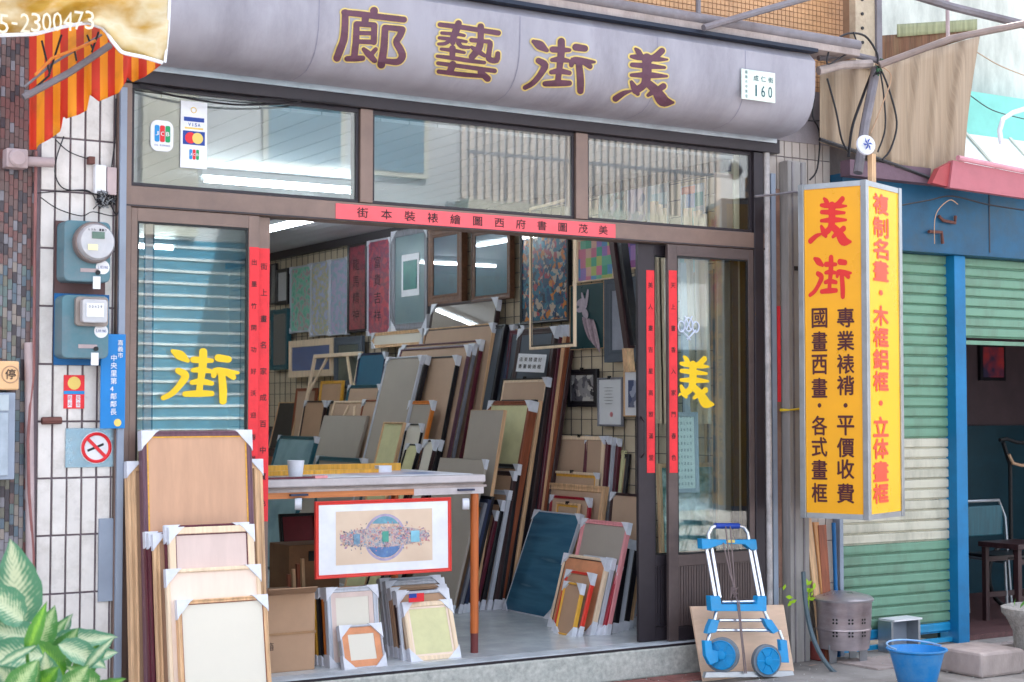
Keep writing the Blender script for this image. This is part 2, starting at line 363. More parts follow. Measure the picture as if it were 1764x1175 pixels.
lamp((5.76, 4.75, 3.2), (0, 1, 0), 'fluorescent tube running into the shop above the hung pictures', 1.25)
lamp((3.0, 4.6, 3.2), (1, 0, 0), 'fluorescent tube deep in the shop behind the left glass door')
lamp((5.0, 7.2, 3.2), (1, 0, 0), 'rearmost fluorescent tube near the back wall of the shop')

# ================================================================== shop front
sf = thing('window_wall', 'brown aluminium shop front frame with three upper window panes', 'shop front', (4.9, 0, 0))
def bx(mb, x0, x1, y0, y1, z0, z1): return mb.box(x0, x1, y0, y1, z0, z1)
MB().box(2.66, 7.24, -.06, .12, 3.235, 3.33).build('head_beam', M_aludark, sf, bevel=.004)
MB().box(2.66, 7.2, -.075, -.062, 3.30, 3.335).build('drip_strip', M_alur, sf)
MB().box(2.70, 7.13, -.03, .11, 2.574, 2.686).build('transom', M_alu, sf, bevel=.004)
MB().box(2.705, 7.13, -.036, -.032, 2.576, 2.584).build('transom_bead', M_aludark, sf)
MB().box(2.66, 2.735, -.035, .12, 0, 3.232).build('jamb', M_alu, sf, bevel=.003)
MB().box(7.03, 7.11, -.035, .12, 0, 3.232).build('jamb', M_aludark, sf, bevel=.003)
MB().box(4.085, 4.165, -.032, .1, 2.69, 3.232).build('mullion', M_alu, sf, bevel=.003)
MB().box(5.585, 5.675, -.032, .1, 2.69, 3.232).build('mullion', M_alu, sf, bevel=.003)
for a, b in ((2.738, 4.082), (4.168, 5.582), (5.678, 7.027)):
    g = MB()
    g.box(a, b, -.012, .012, 2.69, 2.706); g.box(a, b, -.012, .012, 3.21, 3.232); g.box(a, a+.016, -.012, .012, 2.708, 3.208); g.box(b-.016, b, -.012, .012, 2.708, 3.208)
    gf = g.build('pane_frame', M_aludark, sf)
    MB().box(a+.017, b-.017, -.003, .003, 2.707, 3.209).build('glass_pane', M_glass, sf)
tr = MB()
for i, y in enumerate((-.062, -.034, .0, .035, .07)): tr.box(2.74, 7.03, y, y+.012, -.009, .008)
MB().box(2.738, 7.032, -.072, .1, -.0115, .0015).build('track_bed', M_aludark, sf)
tr.build('door_track', mat('worn_pale_track', '#c4cad2', .35, .2, bump=.05), sf)
# sliding doors
def door(name_label, x0, x1, y, glass_z0, lstile, rstile, kick=True, m=M_alu, handle=None):
    t = thing('sliding_door', name_label, 'sliding door', ((x0+x1)/2, y, .01))
    z0, z1 = .012, 2.57
    MB().box(x0, x0+lstile, y-.014, y+.014, z0, z1).build('stile', m, t, bevel=.002)
    MB().box(x1-rstile, x1, y-.014, y+.014, z0, z1).build('stile', m, t, bevel=.002)
    a, b = x0+lstile+.001, x1-rstile-.001
    MB().box(a, b, y-.013, y+.013, 2.50, z1).build('rail', m, t); MB().box(a, b, y-.013, y+.013, z0, .1).build('rail', M_aludark, t)
    if kick:
        MB().box(a, b, y-.013, y+.013, .49, .56).build('rail', m, t)
        MB().box(a, b, y-.002, y+.006, .101, .489).build('kick_panel', m, t)
        x = a+.004
        while x < b-.014: MB().box(x, x+.016, y-.008, y-.0025, .104, .486).build('rib', m, t); x += .0215
        gz = .561
    else: gz = .101
    MB().box(a, b, y-.002, y+.002, gz, 2.499).build('glass_pane', M_glass, t)
    q = MB(); q.box(a+.0005, a+.01, y-.0085, y-.0025, gz, 2.499); q.box(b-.01, b-.0005, y-.0085, y-.0025, gz, 2.499); q.box(a+.0105, b-.0105, y-.0085, y-.0025, gz, gz+.01); q.box(a+.0105, b-.0105, y-.0085, y-.0025, 2.489, 2.499); q.build('gasket', M_black, t)
    if handle:
        MB().tube([(handle, y-.016, 1.45), (handle, y-.05, 1.42), (handle, y-.05, 1.22), (handle, y-.016, 1.19)], .007, 6).build('handle', M_aludark, t)
    return t
D1 = door('left fixed glass door with yellow character and red paper strip', 2.738, 3.466, -.012, 0, .035, .062)
D2 = door('second glass door slid behind the left door, only its red stripped stile shows', 2.83, 3.545, .024, 0, .04, .072)
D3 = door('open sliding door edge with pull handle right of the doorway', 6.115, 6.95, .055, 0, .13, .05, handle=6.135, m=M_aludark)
D4 = door('right glass door with yellow character and ribbed lower panel', 6.305, 7.028, -.012, 0, .075, .045, m=mat('deep_brown_aluminium', '#5e5150', .42, .3, var=.15, dirt='#3a3238', dirt_amt=.5, bump=.08))  # darker brown than the left door's metal

# red paper strips
def paperstrip(x0, x1, z0, z1, y, text, label, m=M_red, n=None, name='couplet_strip'):
    t = thing(name, label, 'paper strip', ((x0+x1)/2, y, z0))
    g = MB(); k = 14
    for i in range(k):
        za = z1-(z1-z0)*i/k; zb = z1-(z1-z0)*(i+1)/k
        yo = lambda q: y-.0008-.001*abs(math.sin(q*2.1))
        g.add([(x0, yo(i+.5), za), (x1, yo(i+1.3), za), (x1, yo(i+2.3), zb), (x0, yo(i+1.5), zb)], [(0, 1, 2, 3)])
    g = MB().box(x0, x1, y-.002, y, z0, z1); g.build('paper', m, t)
    L = LT(); c = len(text); st = (z1-z0)/(c+.4)
    for i, ch in enumerate(text):
        put(L, ch, Vector(((x0+x1)/2, y-.003, z1-st*(i+.7))), Vector((1, 0, 0)), Vector((0, 0, 1)), (x1-x0)*.62, (x1-x0)*.62, .012)
    L.build('lettering', M_ink, t)
paperstrip(3.408, 3.464, .9, 2.395, -.027, '出墨竹閑功好沃迎春滿室香', 'faded red paper strip with a column of black characters on the left door stile')
paperstrip(3.476, 3.543, .88, 2.395, .009, '街上畫名家成百中寶色', 'wider red paper strip with large black characters at the left edge of the doorway')
paperstrip(6.18, 6.243, 1.09, 2.40, .04, '美人畫吉星高照滿堂', 'red paper strip on the inner door edge right of the doorway')
paperstrip(6.312, 6.376, 1.09, 2.40, -.027, '天上書香入家門春色', 'red paper strip on the stile of the right glass door')
t = thing('transom_banner', 'long faded red paper banner with black characters on the transom', 'paper banner', (4.9, -.03, 2.58))
MB().box(3.93, 5.885, -.0325, -.0306, 2.583, 2.672).build('paper', M_pinkred, t)
L = LT()
for i, ch in enumerate('街本裝裱繪圖西府書圖茂美'):
    put(L, ch, Vector((4.10+i*.1535, -.034, 2.628)), Vector((1, 0, 0)), Vector((0, 0, 1)), .075, .062, .01)
L.build('lettering', M_ink, t)

# yellow characters on the doors
M_ylet = mat('yellow_vinyl_letter', '#e3bb10', .45, var=.05, bump=0)
g = MB(); a = W(277, 598, -.016); b = W(413, 698, -.016)
strokemesh(JIE, 4, affine(BJIE, Vector((a.x, -.0155, a.z)), Vector((1, 0, 0)), Vector((0, 0, 1)), Vector((0, -1, 0)), b.x-a.x, a.z-b.z), .0005, g)
tag(g.build('glass_character', M_ylet), 'yellow character meaning street stuck on the left door glass', 'lettering')
g = MB(); a = W(1136, 610, -.016); b = W(1232, 706, -.016); a.x = 6.39-.02
strokemesh(MEI, 4, affine(BMEI, Vector((6.30, -.0155, a.z)), Vector((1, 0, 0)), Vector((0, 0, 1)), Vector((0, -1, 0)), b.x-6.30, a.z-b.z), .0005, g)
# keep only what is right of the door stile
kv = []; keepf = [f for f in g.f if min(g.v[i].x for i in f) > 6.3815]; g.mi = g.mi[:len(keepf)]; g.f = keepf
tag(g.build('glass_character', M_ylet), 'yellow character meaning beauty on the right door glass', 'lettering')
# silver ornament on right glass
g = MB(); c = W(1186, 563, -.018)
for dx, dz, r in ((-.06, 0, .035), (0, .015, .045), (.06, 0, .035)):
    pts = [c+Vector((dx+r*math.cos(q*math.pi/6)*(.75), 0, dz+r*math.sin(q*math.pi/6))) for q in range(13)]; g.tube(pts, .0055, 5)
for s in (-1, 1): g.tube([c+Vector((-.06*s, 0, -.02)), c+Vector((0.015*s, 0, -.085))], .006, 5); g.tube([c+Vector((-.03*s, 0, .07)), c+Vector((.02*s, 0, -.02))], .005, 5)
tag(g.build('glass_ornament', mat('pale_silver', '#c9d2e6', .4, .3, bump=0)), 'small pale interlaced ornament stuck above the yellow character on right door', 'ornament')

# card stickers
def rect(mb, px0, py0, px1, py1, Y, th=.002, mi=0):
    a = W(px0, py0, Y); b = W(px1, py1, Y); mb.box(a.x, b.x, Y-th, Y, b.z, a.z, mi); return a, b
M_cblue = mat('print_blue', '#1d3f93', .5, bump=0, var=.03); M_cred = mat('print_red', '#d8252f', .5, bump=0, var=.03); M_cgreen = mat('print_green', '#17945a', .5, bump=0, var=.03)
M_cor = mat('print_cream_yellow', '#e2c46a', .5, bump=0, var=.03); M_cyan = mat('print_cyan', '#1f86c8', .5, bump=0, var=.03); M_cream = mat('print_cream', '#e8dcae', .5, bump=0)
def rrect(x0, x1, z0, z1, y, r, th=.002):
    pts = []
    for cx_, cz_, a0 in ((x1-r, z1-r, 0), (x0+r, z1-r, 90), (x0+r, z0+r, 180), (x1-r, z0+r, 270)):
        for k in range(6): a = math.radians(a0+k*18); pts.append((cx_+r*math.cos(a), cz_+r*math.sin(a)))
    m = MB(); n = len(pts); m.add([(x, y-th, z) for x, z in pts]+[(x, y, z) for x, z in pts], [tuple(range(n))[::-1], tuple(range(n, 2*n))]+[(i, (i+1) % n, n+(i+1) % n, n+i) for i in range(n)])
    return m
def jcb(t, x0, x1, z0, z1, y):
    w = (x1-x0)/3
    for i, m in enumerate((M_cyan, M_cred, M_cgreen)):
        rrect(x0+w*i+.002, x0+w*(i+1)-.001, z0, z1, y, w*.3, .0012).build('logo_bar', m, t)
    L = LT()
    for i, ch in enumerate('JCB'): put(L, ch, Vector((x0+w*(i+.5), y-.0022, (z0+z1)/2)), X_, Z_, w*.6, (z1-z0)*.25, .02, fit=True)
    L.build('lettering', M_white, t)
X_ = Vector((1, 0, 0)); Z_ = Vector((0, 0, 1))
t = thing('card_sticker', 'round cornered white card payment sticker alone on the upper left pane', 'sticker', (2.9, -.01, 2.9))
rrect(2.845, 2.972, 2.885, 3.052, -.0075, .04).build('sticker_base', M_white, t); jcb(t, 2.865, 2.955, 2.935, 3.025, -.0102)
L = LT()
for i, ch in enumerate('JAL EXPRESS'):
    if ch != ' ': put(L, ch, Vector((2.868+i*.0082, -.0105, 2.917)), X_, Z_, .006, .008, .02, fit=True)
L.build('lettering', M_cblue, t)
t = thing('card_strip', 'tall white strip of payment card logos on the upper left pane', 'sticker', (3.08, -.01, 2.8))
MB().box(3.012, 3.163, -.011, -.0075, 2.807, 3.172).build('strip_base', M_white, t)
MB().box(3.03, 3.145, -.0125, -.0112, 3.062, 3.085).build('logo_bar', M_cblue, t)
L = LT()
for i, ch in enumerate('VISA'): put(L, ch, Vector((3.062+i*.018, -.0125, 3.045)), X_, Z_, .014, .018, .03, fit=True)
L.build('lettering', M_cblue, t)
MB().box(3.035, 3.14, -.0125, -.0112, 3.02, 3.03).build('logo_bar', M_cor, t)
MB().box(3.025, 3.15, -.0122, -.0112, 2.935, 3.01).build('logo_panel', M_cblue, t)
MB().lathe((3.068, -.0125, 2.972), [(.031, 0), (.031, .0006)], 20, axis=(0, -1, 0)).build('logo_disc', M_cred, t)
MB().lathe((3.108, -.0133, 2.972), [(.031, 0), (.031, .0006)], 20, axis=(0, -1, 0)).build('logo_disc', M_cor, t)
jcb(t, 3.06, 3.118, 2.855, 2.91, -.0116)
g = MB(); g.tube([Vector((3.085+.015*math.cos(a), -.0122, 3.125+.015*math.sin(a))) for a in [q*math.pi/6 for q in range(13)]], .0025, 4); g.build('emblem', M_cor, t)

# ================================================================== barrel sign
PROF = [(-.40, 3.845), (-.455, 3.79), (-.455, 3.70), (-.452, 3.62), (-.445, 3.55), (-.425, 3.485), (-.395, 3.43), (-.35, 3.385), (-.29, 3.352), (-.21, 3.338), (-.12, 3.332), (-.075, 3.331)]
XS0, XS1 = 2.3, 7.2
sg = thing('shop_sign', 'long grey curved vinyl shop sign with four plum characters edged in yellow', 'sign', (4.8, 0, 3.33))
g = MB(); nx = 60
for i in range(nx+1):
    x = XS0+(XS1-XS0)*i/nx
    for j, (y, z) in enumerate(PROF):
        wob = .003*math.sin(i*1.7+j*.9)+.002*math.sin(i*.6) if 1 < j < 10 else 0
        g.v.append(Vector((x, y+wob*.3, z+wob*.3)))
n = len(PROF)
for i in range(nx):
    for j in range(n-1): g.f.append((i*n+j, i*n+j+1, (i+1)*n+j+1, (i+1)*n+j)); g.mi.append(0)
g.build('sign_skin', M_vinyl, sg, smooth=True)
for x in (XS0, XS1):
    MB().add([(x, y, z) for y, z in PROF]+[(x, -.0, 3.331), (x, -.0, 3.84)], [tuple(range(n+2))]).build('end_cap', M_vinyl, sg)
MB().box(XS0, XS1+.015, -.47, -.40, 3.848, 3.872).build('top_edge', mat('blue_black_metal', '#1e2638', .5, .2), sg)
for x in (3.62, 4.9, 5.9, 6.6): 
    s_ = MB()
    for j in range(1, n-2): s_.add([(x, PROF[j][0]-.0015, PROF[j][1]-.001), (x+.005, PROF[j][0]-.0015, PROF[j][1]-.001), (x+.005, PROF[j+1][0]-.0015, PROF[j+1][1]-.001), (x, PROF[j+1][0]-.0015, PROF[j+1][1]-.001)], [(0, 1, 2, 3)])
    s_.build('seam', mat('vinyl_seam', '#7b788a', .6, bump=0), sg)
def on_sign(px, py, o):
    r = ray(px, py); best = None
    for j in range(1, n-1):
        y0, z0 = PROF[j]; y1, z1 = PROF[j+1]; nn = Vector((0, -(z0-z1), -(y1-y0))).normalized()
        if nn.y > 0: nn = -nn
        p0 = Vector((0, y0, z0)); t_ = (p0-CAMP).dot(nn)/r.dot(nn); P = CAMP+r*t_
        if min(z0, z1)-1e-4 <= P.z <= max(z0, z1)+1e-4 and min(y0, y1)-1e-3 <= P.y <= max(y0, y1)+1e-3 and (best is None or t_ < best[0]): best = (t_, P, nn)
    if best is None: P = W(px, py, -.455); return P+Vector((0, -1, 0))*o
    a, b = best[1], best[2]
    return a + Vector((0, -1, -.35)).normalized()*o
for st, ox, oy, sc_, in ((LANG, 560, 10, 9.79), (YI, 740, 20, 9.036), (JIE, 880, 50, 9.0375), (MEI, 1040, 60, 8.393)):
    f = lambda x, y, o: on_sign(ox+x/sc_, oy+y/sc_, o)
    g = MB(); strokemesh(st, 24, f, .0045, g); g.build('character_outline', M_yel, sg)
    g = MB(); strokemesh(st, 2, f, .0085, g); g.build('character', M_plum, sg)
# number plate
t = thing('number_plate', 'white house number plate 160 on the right end of the grey sign', 'house number plate', (6.75, -.46, 3.47))
P0 = W(1276, 113, -.462); P1 = W(1334, 178, -.462)
MB().box(P0.x, P1.x, -.472, -.462, P1.z+.0, P0.z-.02).build('plate', mat('plate_white_green', '#cfdcd4', .4, bump=0), t, bevel=.002)
L = LT(); w = P1.x-P0.x; h = P0.z-.02-P1.z
for i, ch in enumerate('成仁街'): put(L, ch, Vector((P0.x+w*(.42+.22*i), -.4735, P1.z+h*.74)), X_, Z_, w*.16, h*.2, .012)
for i, ch in enumerate('160'): put(L, ch, Vector((P0.x+w*(.42+.21*i), -.4735, P1.z+h*.33)), X_, Z_, w*(.12 if i else .045), h*.38, .012, fit=True)
for i, ch in enumerate('嘉義市中東里'): put(L, ch, Vector((P0.x+w*.13, -.4735, P1.z+h*(.9-.16*i))), X_, Z_, w*.09, h*.12, .0)
L.build('lettering', mat('teal_ink', '#184a55', .5, bump=0), t)

# ================================================================== left pillar
pl = thing('tiled_pillar', 'pillar clad in tall white vertical tiles left of the shop front', 'pillar', (2.45, 0, -.2))
MB().box(2.236, 2.66, .006, .3, -.2, 3.42).build('core', mat('dark_grout', '#786b72', .85, bump=.3), pl)
M_tile = mat('white_glazed_tile', '#d6d0cd', .3, var=.09, scale=5, bump=.05, dirt='#9a9084', dirt_amt=.6)
zr = [W(130, y, 0).z for y in (240, 332, 430, 529, 628, 726, 823, 921, 1021, 1120)]
zr = [zr[0]+.295*3, zr[0]+.295*2, zr[0]+.295]+zr+[zr[-1]-.29]
xe = [2.262+.0775*i for i in range(6)]
for i in range(len(zr)-1):
    for x in xe:
        if zr[i+1] < -.2: continue
        jx = random.uniform(-.001, .001); dy = random.uniform(0, .0025)
        MB().box(x+.005+jx, min(x+.0715+jx, 2.657), -.006-dy, .0055, max(zr[i+1], -.195)+.005, zr[i]-.005).build('tile', M_tile, pl, bevel=.002)
M_jamb = mat('blue_grey_painted_steel', '#8d97a8', .45, var=.1, scale=3, dirt='#77809a', bump=.08)
jb = thing('door_post_strip', 'blue grey painted steel strip beside the white tiled pillar', 'strip', (2.69, -.05, -.2))
MB().box(2.664, 2.70, -.06, -.037, -.2, 3.2).build('strip', M_jamb, jb, bevel=.002)
MB().box(2.585, 2.662, -.022, -.008, .50, .93).build('cover_plate', M_jamb, jb)
# mosaic wall far left
rnd = random.Random(3)
ml = thing('mosaic_pillar', 'neighbour pillar covered in small brown and blue grey mosaic tiles', 'pillar', (2.0, 0, -.2))
MB().box(-14, 2.235, .004, .3, -.2, 7.0).build('core', mat('mosaic_grout', '#5d5356', .9, bump=.3), ml)  # runs on unseen to the left, lengthened and raised to block the sun
mc = [mat('mosaic_'+k, c_, .35, var=.1, bump=.03) for k, c_ in (('brown', '#66504e'), ('red_brown', '#6e4a48'), ('grey', '#79757c'), ('blue_grey', '#56636f'), ('olive', '#6b675c'), ('dark', '#41383e'), ('sand', '#857a74'), ('green_grey', '#5f6c6b'))]
g = MB(); x = 1.8
while x < 2.225:
    z = -.19+rnd.random()*.04
    while z < 4.1:
        low = z < 2.2
        k = rnd.choice([2, 3, 3, 6, 7, 4, 5, 2]) if low and rnd.random() < .8 else rnd.choice([0, 0, 1, 5, 2, 1])
        g.box(x, x+.0205, -.002-rnd.random()*.002, .003, z, z+.05, k); z += .0535
    x += .0235
o = g.build('mosaic_tile', mc, ml); o['kind'] = 'stuff'
# pipes between
M_pvc = mat('grey_pink_pvc', '#b3a0a2', .5, var=.12, dirt='#8a7c80', bump=.08)
tag(MB().tube([W(49, 590, -.03), W(51, 800, -.03), W(52, 960, -.03), Vector((2.225, -.03, -.19))], .022, 10).build('conduit', M_pvc, smooth=True), 'grey pink plastic conduit running down between mosaic and white tiles', 'conduit')
tag(MB().tube([W(62, 260, -.03), W(60, 420, -.03), W(58, 640, -.04), W(52, 690, -.045), W(48, 760, -.05), W(50, 850, -.05), W(57, 950, -.045), W(60, 1175, -.04)], .008, 6).build('cable', mat('red_brown_cable', '#8c5a58', .5)), 'thin reddish cable winding down beside the plastic conduit', 'cable')
# junction box and pipe arm
t = thing('junction_box', 'square pinkish junction box with a pipe stub on the mosaic wall', 'junction box', W(25, 272, -.02))
a = W(8, 256, -.05); b = W(45, 292, -.05); MB().box(a.x, b.x, -.09, -.004, b.z, a.z).build('box', M_pvc, t, bevel=.008)
MB().lathe(((a.x+b.x)/2, -.09, (a.z+b.z)/2), [(.045, 0), (.045, .012), (.035, .02)], 16, axis=(0, -1, 0)).build('cap', M_pvc, t)
MB().tube([W(44, 278, -.05), W(92, 280, -.05)], .026, 10).build('pipe_stub', M_pvc, t, smooth=True)

# meters
M_mteal = mat('teal_grey_enamel', '#527884', .45, var=.12, scale=4, bump=.08, dirt='#8b8288', dirt_amt=.5)
M_mblue = mat('deep_blue_board', '#12609a', .5, bump=.1, var=.1)
M_mglass = mat('meter_face', '#b9b6ba', .25, var=.08, scale=9, bump=0, coat=.8)
def meter(px0, py0, px1, py1, label, roundf):
    a = W(px0, py0, -.16); b = W(px1, py1, -.16); t = thing('electricity_meter', label, 'electricity meter', ((a.x+b.x)/2, -.1, b.z), 'electricity meters')
    x0, x1, z0, z1 = a.x, b.x, b.z, a.z
    m = rrect(x0, x1, z0, z1, -.01, .03, .14); m.build('housing', M_mteal, t, bevel=.006)
    cx_ = x0+(x1-x0)*.6; 
    if roundf:
        cz = z1-(z1-z0)*.36
        MB().lathe((cx_, -.15, cz), [(.105, 0), (.108, .03), (.1, .045)], 32, axis=(0, -1, 0)).build('ring', mat('meter_ring', '#8d7f7c', .4, .4), t, smooth=True)
        MB().lathe((cx_, -.196, cz), [(.094, 0), (.094, .03), (.085, .045)], 32, axis=(0, -1, 0)).build('dial', M_mglass, t, smooth=True)
        MB().box(cx_-.03, cx_+.035, -.246, -.2415, cz+.015, cz+.05).build('display', mat('lcd_green', '#5c7468', .3, bump=0), t)
        MB().box(cx_-.05, cx_+.0, -.246, -.2415, cz-.045, cz-.015).build('paper_label', M_cream, t)
        L = LT()
        for i, ch in enumerate('kWh 110'):
            if ch != ' ': put(L, ch, Vector((cx_-.045+.014*i, -.2465, cz+.06)), X_, Z_, .009, .012, 0, fit=True)
        L.build('lettering', M_ink, t)
    else:
        cz = z1-(z1-z0)*.26
        rrect(cx_-.085, cx_+.085, cz-.075, cz+.075, -.1505, .02, .03).build('ring', mat('meter_ring2', '#968a84', .4, .2), t, bevel=.004)
        rrect(cx_-.065, cx_+.065, cz-.06, cz+.06, -.181, .015, .05).build('dial', M_mglass, t, bevel=.006)
        MB().box(cx_-.045, cx_+.045, -.2345, -.232, cz-.03, cz+.04).build('paper_label', M_white, t)
        L = LT()
        for i, ch in enumerate('00429'): put(L, ch, Vector((cx_-.03+.015*i, -.236, cz+.022)), X_, Z_, .009, .014, 0, fit=True)
        L.build('lettering', M_ink, t)
    ly = -.1515
    MB().box(x0+(x1-x0)*.35, x0+(x1-x0)*.75, ly-.002, ly, z0+(z1-z0)*.16, z0+(z1-z0)*.22).build('plate_strip', M_pvc, t)
    c_ = Vector((x0+(x1-x0)*.83, ly, z0+(z1-z0)*(.25 if roundf else .44)))
    MB().lathe(c_, [(.036, 0), (.036, .002)], 20, axis=(0, -1, 0)).build('round_sticker', M_white, t)
    L = LT()
    for i, ch in enumerate('LIKING'): put(L, ch, c_+Vector((-.022+.009*i, -.003, 0)), X_, Z_, .007, .014, 0.02, fit=True)
    L.build('lettering', M_cblue, t)
    MB().box(x0+(x1-x0)*.62, x0+(x1-x0)*.78, ly-.004, ly-.001, z0-.035, z0+.03).build('seal_tag', M_white, t)
    MB().lathe((x0+(x1-x0)*.72, ly, z0+.05), [(.012, 0), (.012, .012)], 10, axis=(0, -1, 0)).build('seal_knob', M_black, t)
meter(112, 378, 191, 487, 'upper teal electricity meter with large round glass dial', True)
meter(108, 507, 188, 618, 'lower teal electricity meter with square dial on blue board', False)
a = W(93, 505, -.01); b = W(186, 630, -.01)
tag(MB().box(a.x, b.x, -.0195, -.0095, b.z, a.z).build('meter_board', M_mblue), 'deep blue backing board behind the lower electricity meter', 'board')
a = W(95, 380, -.01); b = W(180, 508, -.01)
tag(MB().box(a.x, b.x, -.0195, -.0095, b.z, a.z).build('meter_board', mat('rusty_brown_board', '#5d4444', .7, bump=.3)), 'rusty brown backing board behind the upper round meter', 'board')
# grey sockets above the meters
for i, (p0, p1, lab) in enumerate((((162, 284), (181, 335), 'taller white terminal box above the round meter'), ((183, 288), (199, 337), 'narrow white terminal box touching the grey strip'))):
    a = W(*p0, -.03); b = W(*p1, -.03); tt = thing('terminal_box', lab, 'terminal box', ((a.x+b.x)/2, 0, b.z))
    MB().box(a.x, b.x, -.05, -.01, b.z, a.z).build('cover', M_pvc if i else M_white, tt, bevel=.004)
    for k in range(3): MB().tube([((a.x+b.x)/2+(k-1)*.012, -.035, b.z+.002), ((a.x+b.x)/2+(k-1)*.015, -.04, b.z-.05)], .004, 5).build('wire_tail', M_wire, tt)
def cable(pts, Y, r, label, m=M_wire, name='cable'):
    P = []
    for i in range(len(pts)-1):
        p0, p1, p2, p3 = pts[max(i-1, 0)], pts[i], pts[i+1], pts[min(i+2, len(pts)-1)]
        for j in range(5):
            t_ = j/5; P.append(tuple(.5*((2*b)+(-a+c)*t_+(2*a-5*b+4*c-d_)*t_*t_+(-a+3*b-3*c+d_)*t_**3) for a, b, c, d_ in zip(p0, p1, p2, p3)))
    P.append(pts[-1])
    pp = [W(p[0], p[1], p[2] if len(p) > 2 else Y) for p in P]
    return tag(MB().tube(pp, r, 6).build(name, m, smooth=True), label, 'cable')
cable([(110, 235), (98, 270), (95, 300), (110, 325), (150, 330), (185, 345), (200, 370), (215, 365), (212, 345), (200, 330)], -.03, .0035, 'black cable loop hanging from the striped awning to the terminal boxes')
cable([(200, 170), (198, 240), (192, 300), (200, 340)], -.035, .004, 'black cable dropping straight beside the grey steel strip')
cable([(60, 333), (100, 330), (150, 328), (165, 345)], -.025, .003, 'thin cable crossing the tiles level with the terminal boxes')
cable([(95, 240), (120, 262), (158, 275), (163, 270)], -.03, .003, 'thin dark cable ending at the small wall hook')
cable([(70, 340), (100, 360), (140, 372), (160, 365), (195, 372), (207, 360)], -.04, .003, 'thin looping cable just above the round electricity meter')
cable([(240, 150), (300, 165), (400, 180), (500, 178), (520, 172)], -.07, .006, 'thick black cable sagging across the top of the upper left pane')
cable([(240, 145), (330, 158), (430, 168), (560, 176), (620, 185)], -.08, .004, 'thin blue black cable along the head beam over the left pane')
rk = random.Random(5)
tt = thing('wire_knot', 'tangle of black wires below the terminal boxes', 'wires', W(175, 345, -.05))
for k in range(16):
    c0 = W(165+rk.random()*35, 335+rk.random()*18, -.05)
    MB().tube([c0+Vector((rk.uniform(-.03, .03), rk.uniform(-.02, .02), rk.uniform(-.03, .03))) for _ in range(5)], .003, 4).build('wire', M_wire if k % 3 else M_alur, tt)
# blue vertical sign
t = thing('block_warden_sign', 'bright blue vertical sign with white characters below the lower meter', 'sign', (2.66, -.09, 1.4))
a = W(174, 575, -.085); b = W(215, 738, -.085); MB().box(a.x, b.x, -.087, -.08, b.z, a.z).build('panel', mat('bright_blue_enamel', '#1277bf', .35, var=.06, bump=0), t, bevel=.002)
L = LT(); w = b.x-a.x
for i, ch in enumerate('嘉義市'): put(L, ch, Vector((a.x+w*.78, -.089, a.z-.045-.033*i)), X_, Z_, .03, .03, .01)
for i, ch in enumerate('中央里第4鄰鄰長'): put(L, ch, Vector((a.x+w*.52, -.089, a.z-.125-.04*i)), X_, Z_, .036, .036, .01)
L.build('lettering', M_white, t)
MB().lathe((a.x+w*.7, -.0875, b.z+.03), [(.02, 0), (.02, .001)], 12, axis=(0, -1, 0)).build('emblem', M_cor, t)
# red white sticker
t = thing('notice_sticker', 'small red and white notice sticker on the white tiles', 'sticker', W(127, 703, -.01))
a = W(110, 646, -.012); b = W(145, 704, -.012); MB().box(a.x, b.x, -.0125, -.0095, b.z, a.z).build('sticker_base', M_red, t)
w = b.x-a.x; h = a.z-b.z
MB().box(a.x+w*.2, a.x+w*.4, -.014, -.0127, b.z+h*.04, b.z+h*.4).build('stripe', M_white, t); MB().box(a.x+w*.6, a.x+w*.8, -.014, -.0127, b.z+h*.04, b.z+h*.4).build('stripe', M_white, t)
MB().box(a.x, b.x, -.014, -.0127, b.z+h*.43, b.z+h*.53).build('stripe', M_cyan, t)
MB().lathe((a.x+w*.5, -.0127, b.z+h*.76), [(.034, 0), (.034, .0012)], 16, axis=(0, -1, 0)).build('emblem', M_cor, t)
L = LT()
for i, ch in enumerate('防火'): put(L, ch, Vector((a.x+w*(.3), -.0145, b.z+h*(.31-.17*i))), X_, Z_, .02, .026, .01)
for i, ch in enumerate('安全'): put(L, ch, Vector((a.x+w*(.7), -.0145, b.z+h*(.31-.17*i))), X_, Z_, .02, .026, .01)
L.build('lettering', M_red, t)
# no smoking
t = thing('no_smoking_sticker', 'foil backed no smoking sticker with a red barred circle', 'sticker', W(155, 803, -.01))
a = W(113, 738, -.012); b = W(197, 804, -.012); MB().box(a.x, b.x, -.014, -.0095, b.z, a.z).build('foil', mat('crinkled_foil', '#8d9ea8', .25, .6, bump=.9, bscale=25), t)
c_ = Vector((a.x+(b.x-a.x)*.62, -.015, (a.z+b.z)/2))
MB().lathe(c_, [(.084, 0), (.084, .001)], 28, axis=(0, -1, 0)).build('disc', M_white, t)
ring = MB(); ring.tube([c_+Vector((.072*math.cos(q*math.pi/16), -.003, .072*math.sin(q*math.pi/16))) for q in range(33)], .009, 6); ring.slab([c_+Vector((-.058, -.006, .046)), c_+Vector((-.046, -.006, .058)), c_+Vector((.058, -.006, -.046)), c_+Vector((.046, -.006, -.058))], (0, .003, 0)); ring.build('barred_ring', M_cred, t)
MB().slab([c_+Vector((-.045, -.002, -.022)), c_+Vector((.04, -.002, .012)), c_+Vector((.037, -.002, .024)), c_+Vector((-.048, -.002, -.01))], (0, .001, 0)).build('cigarette', M_black, t)
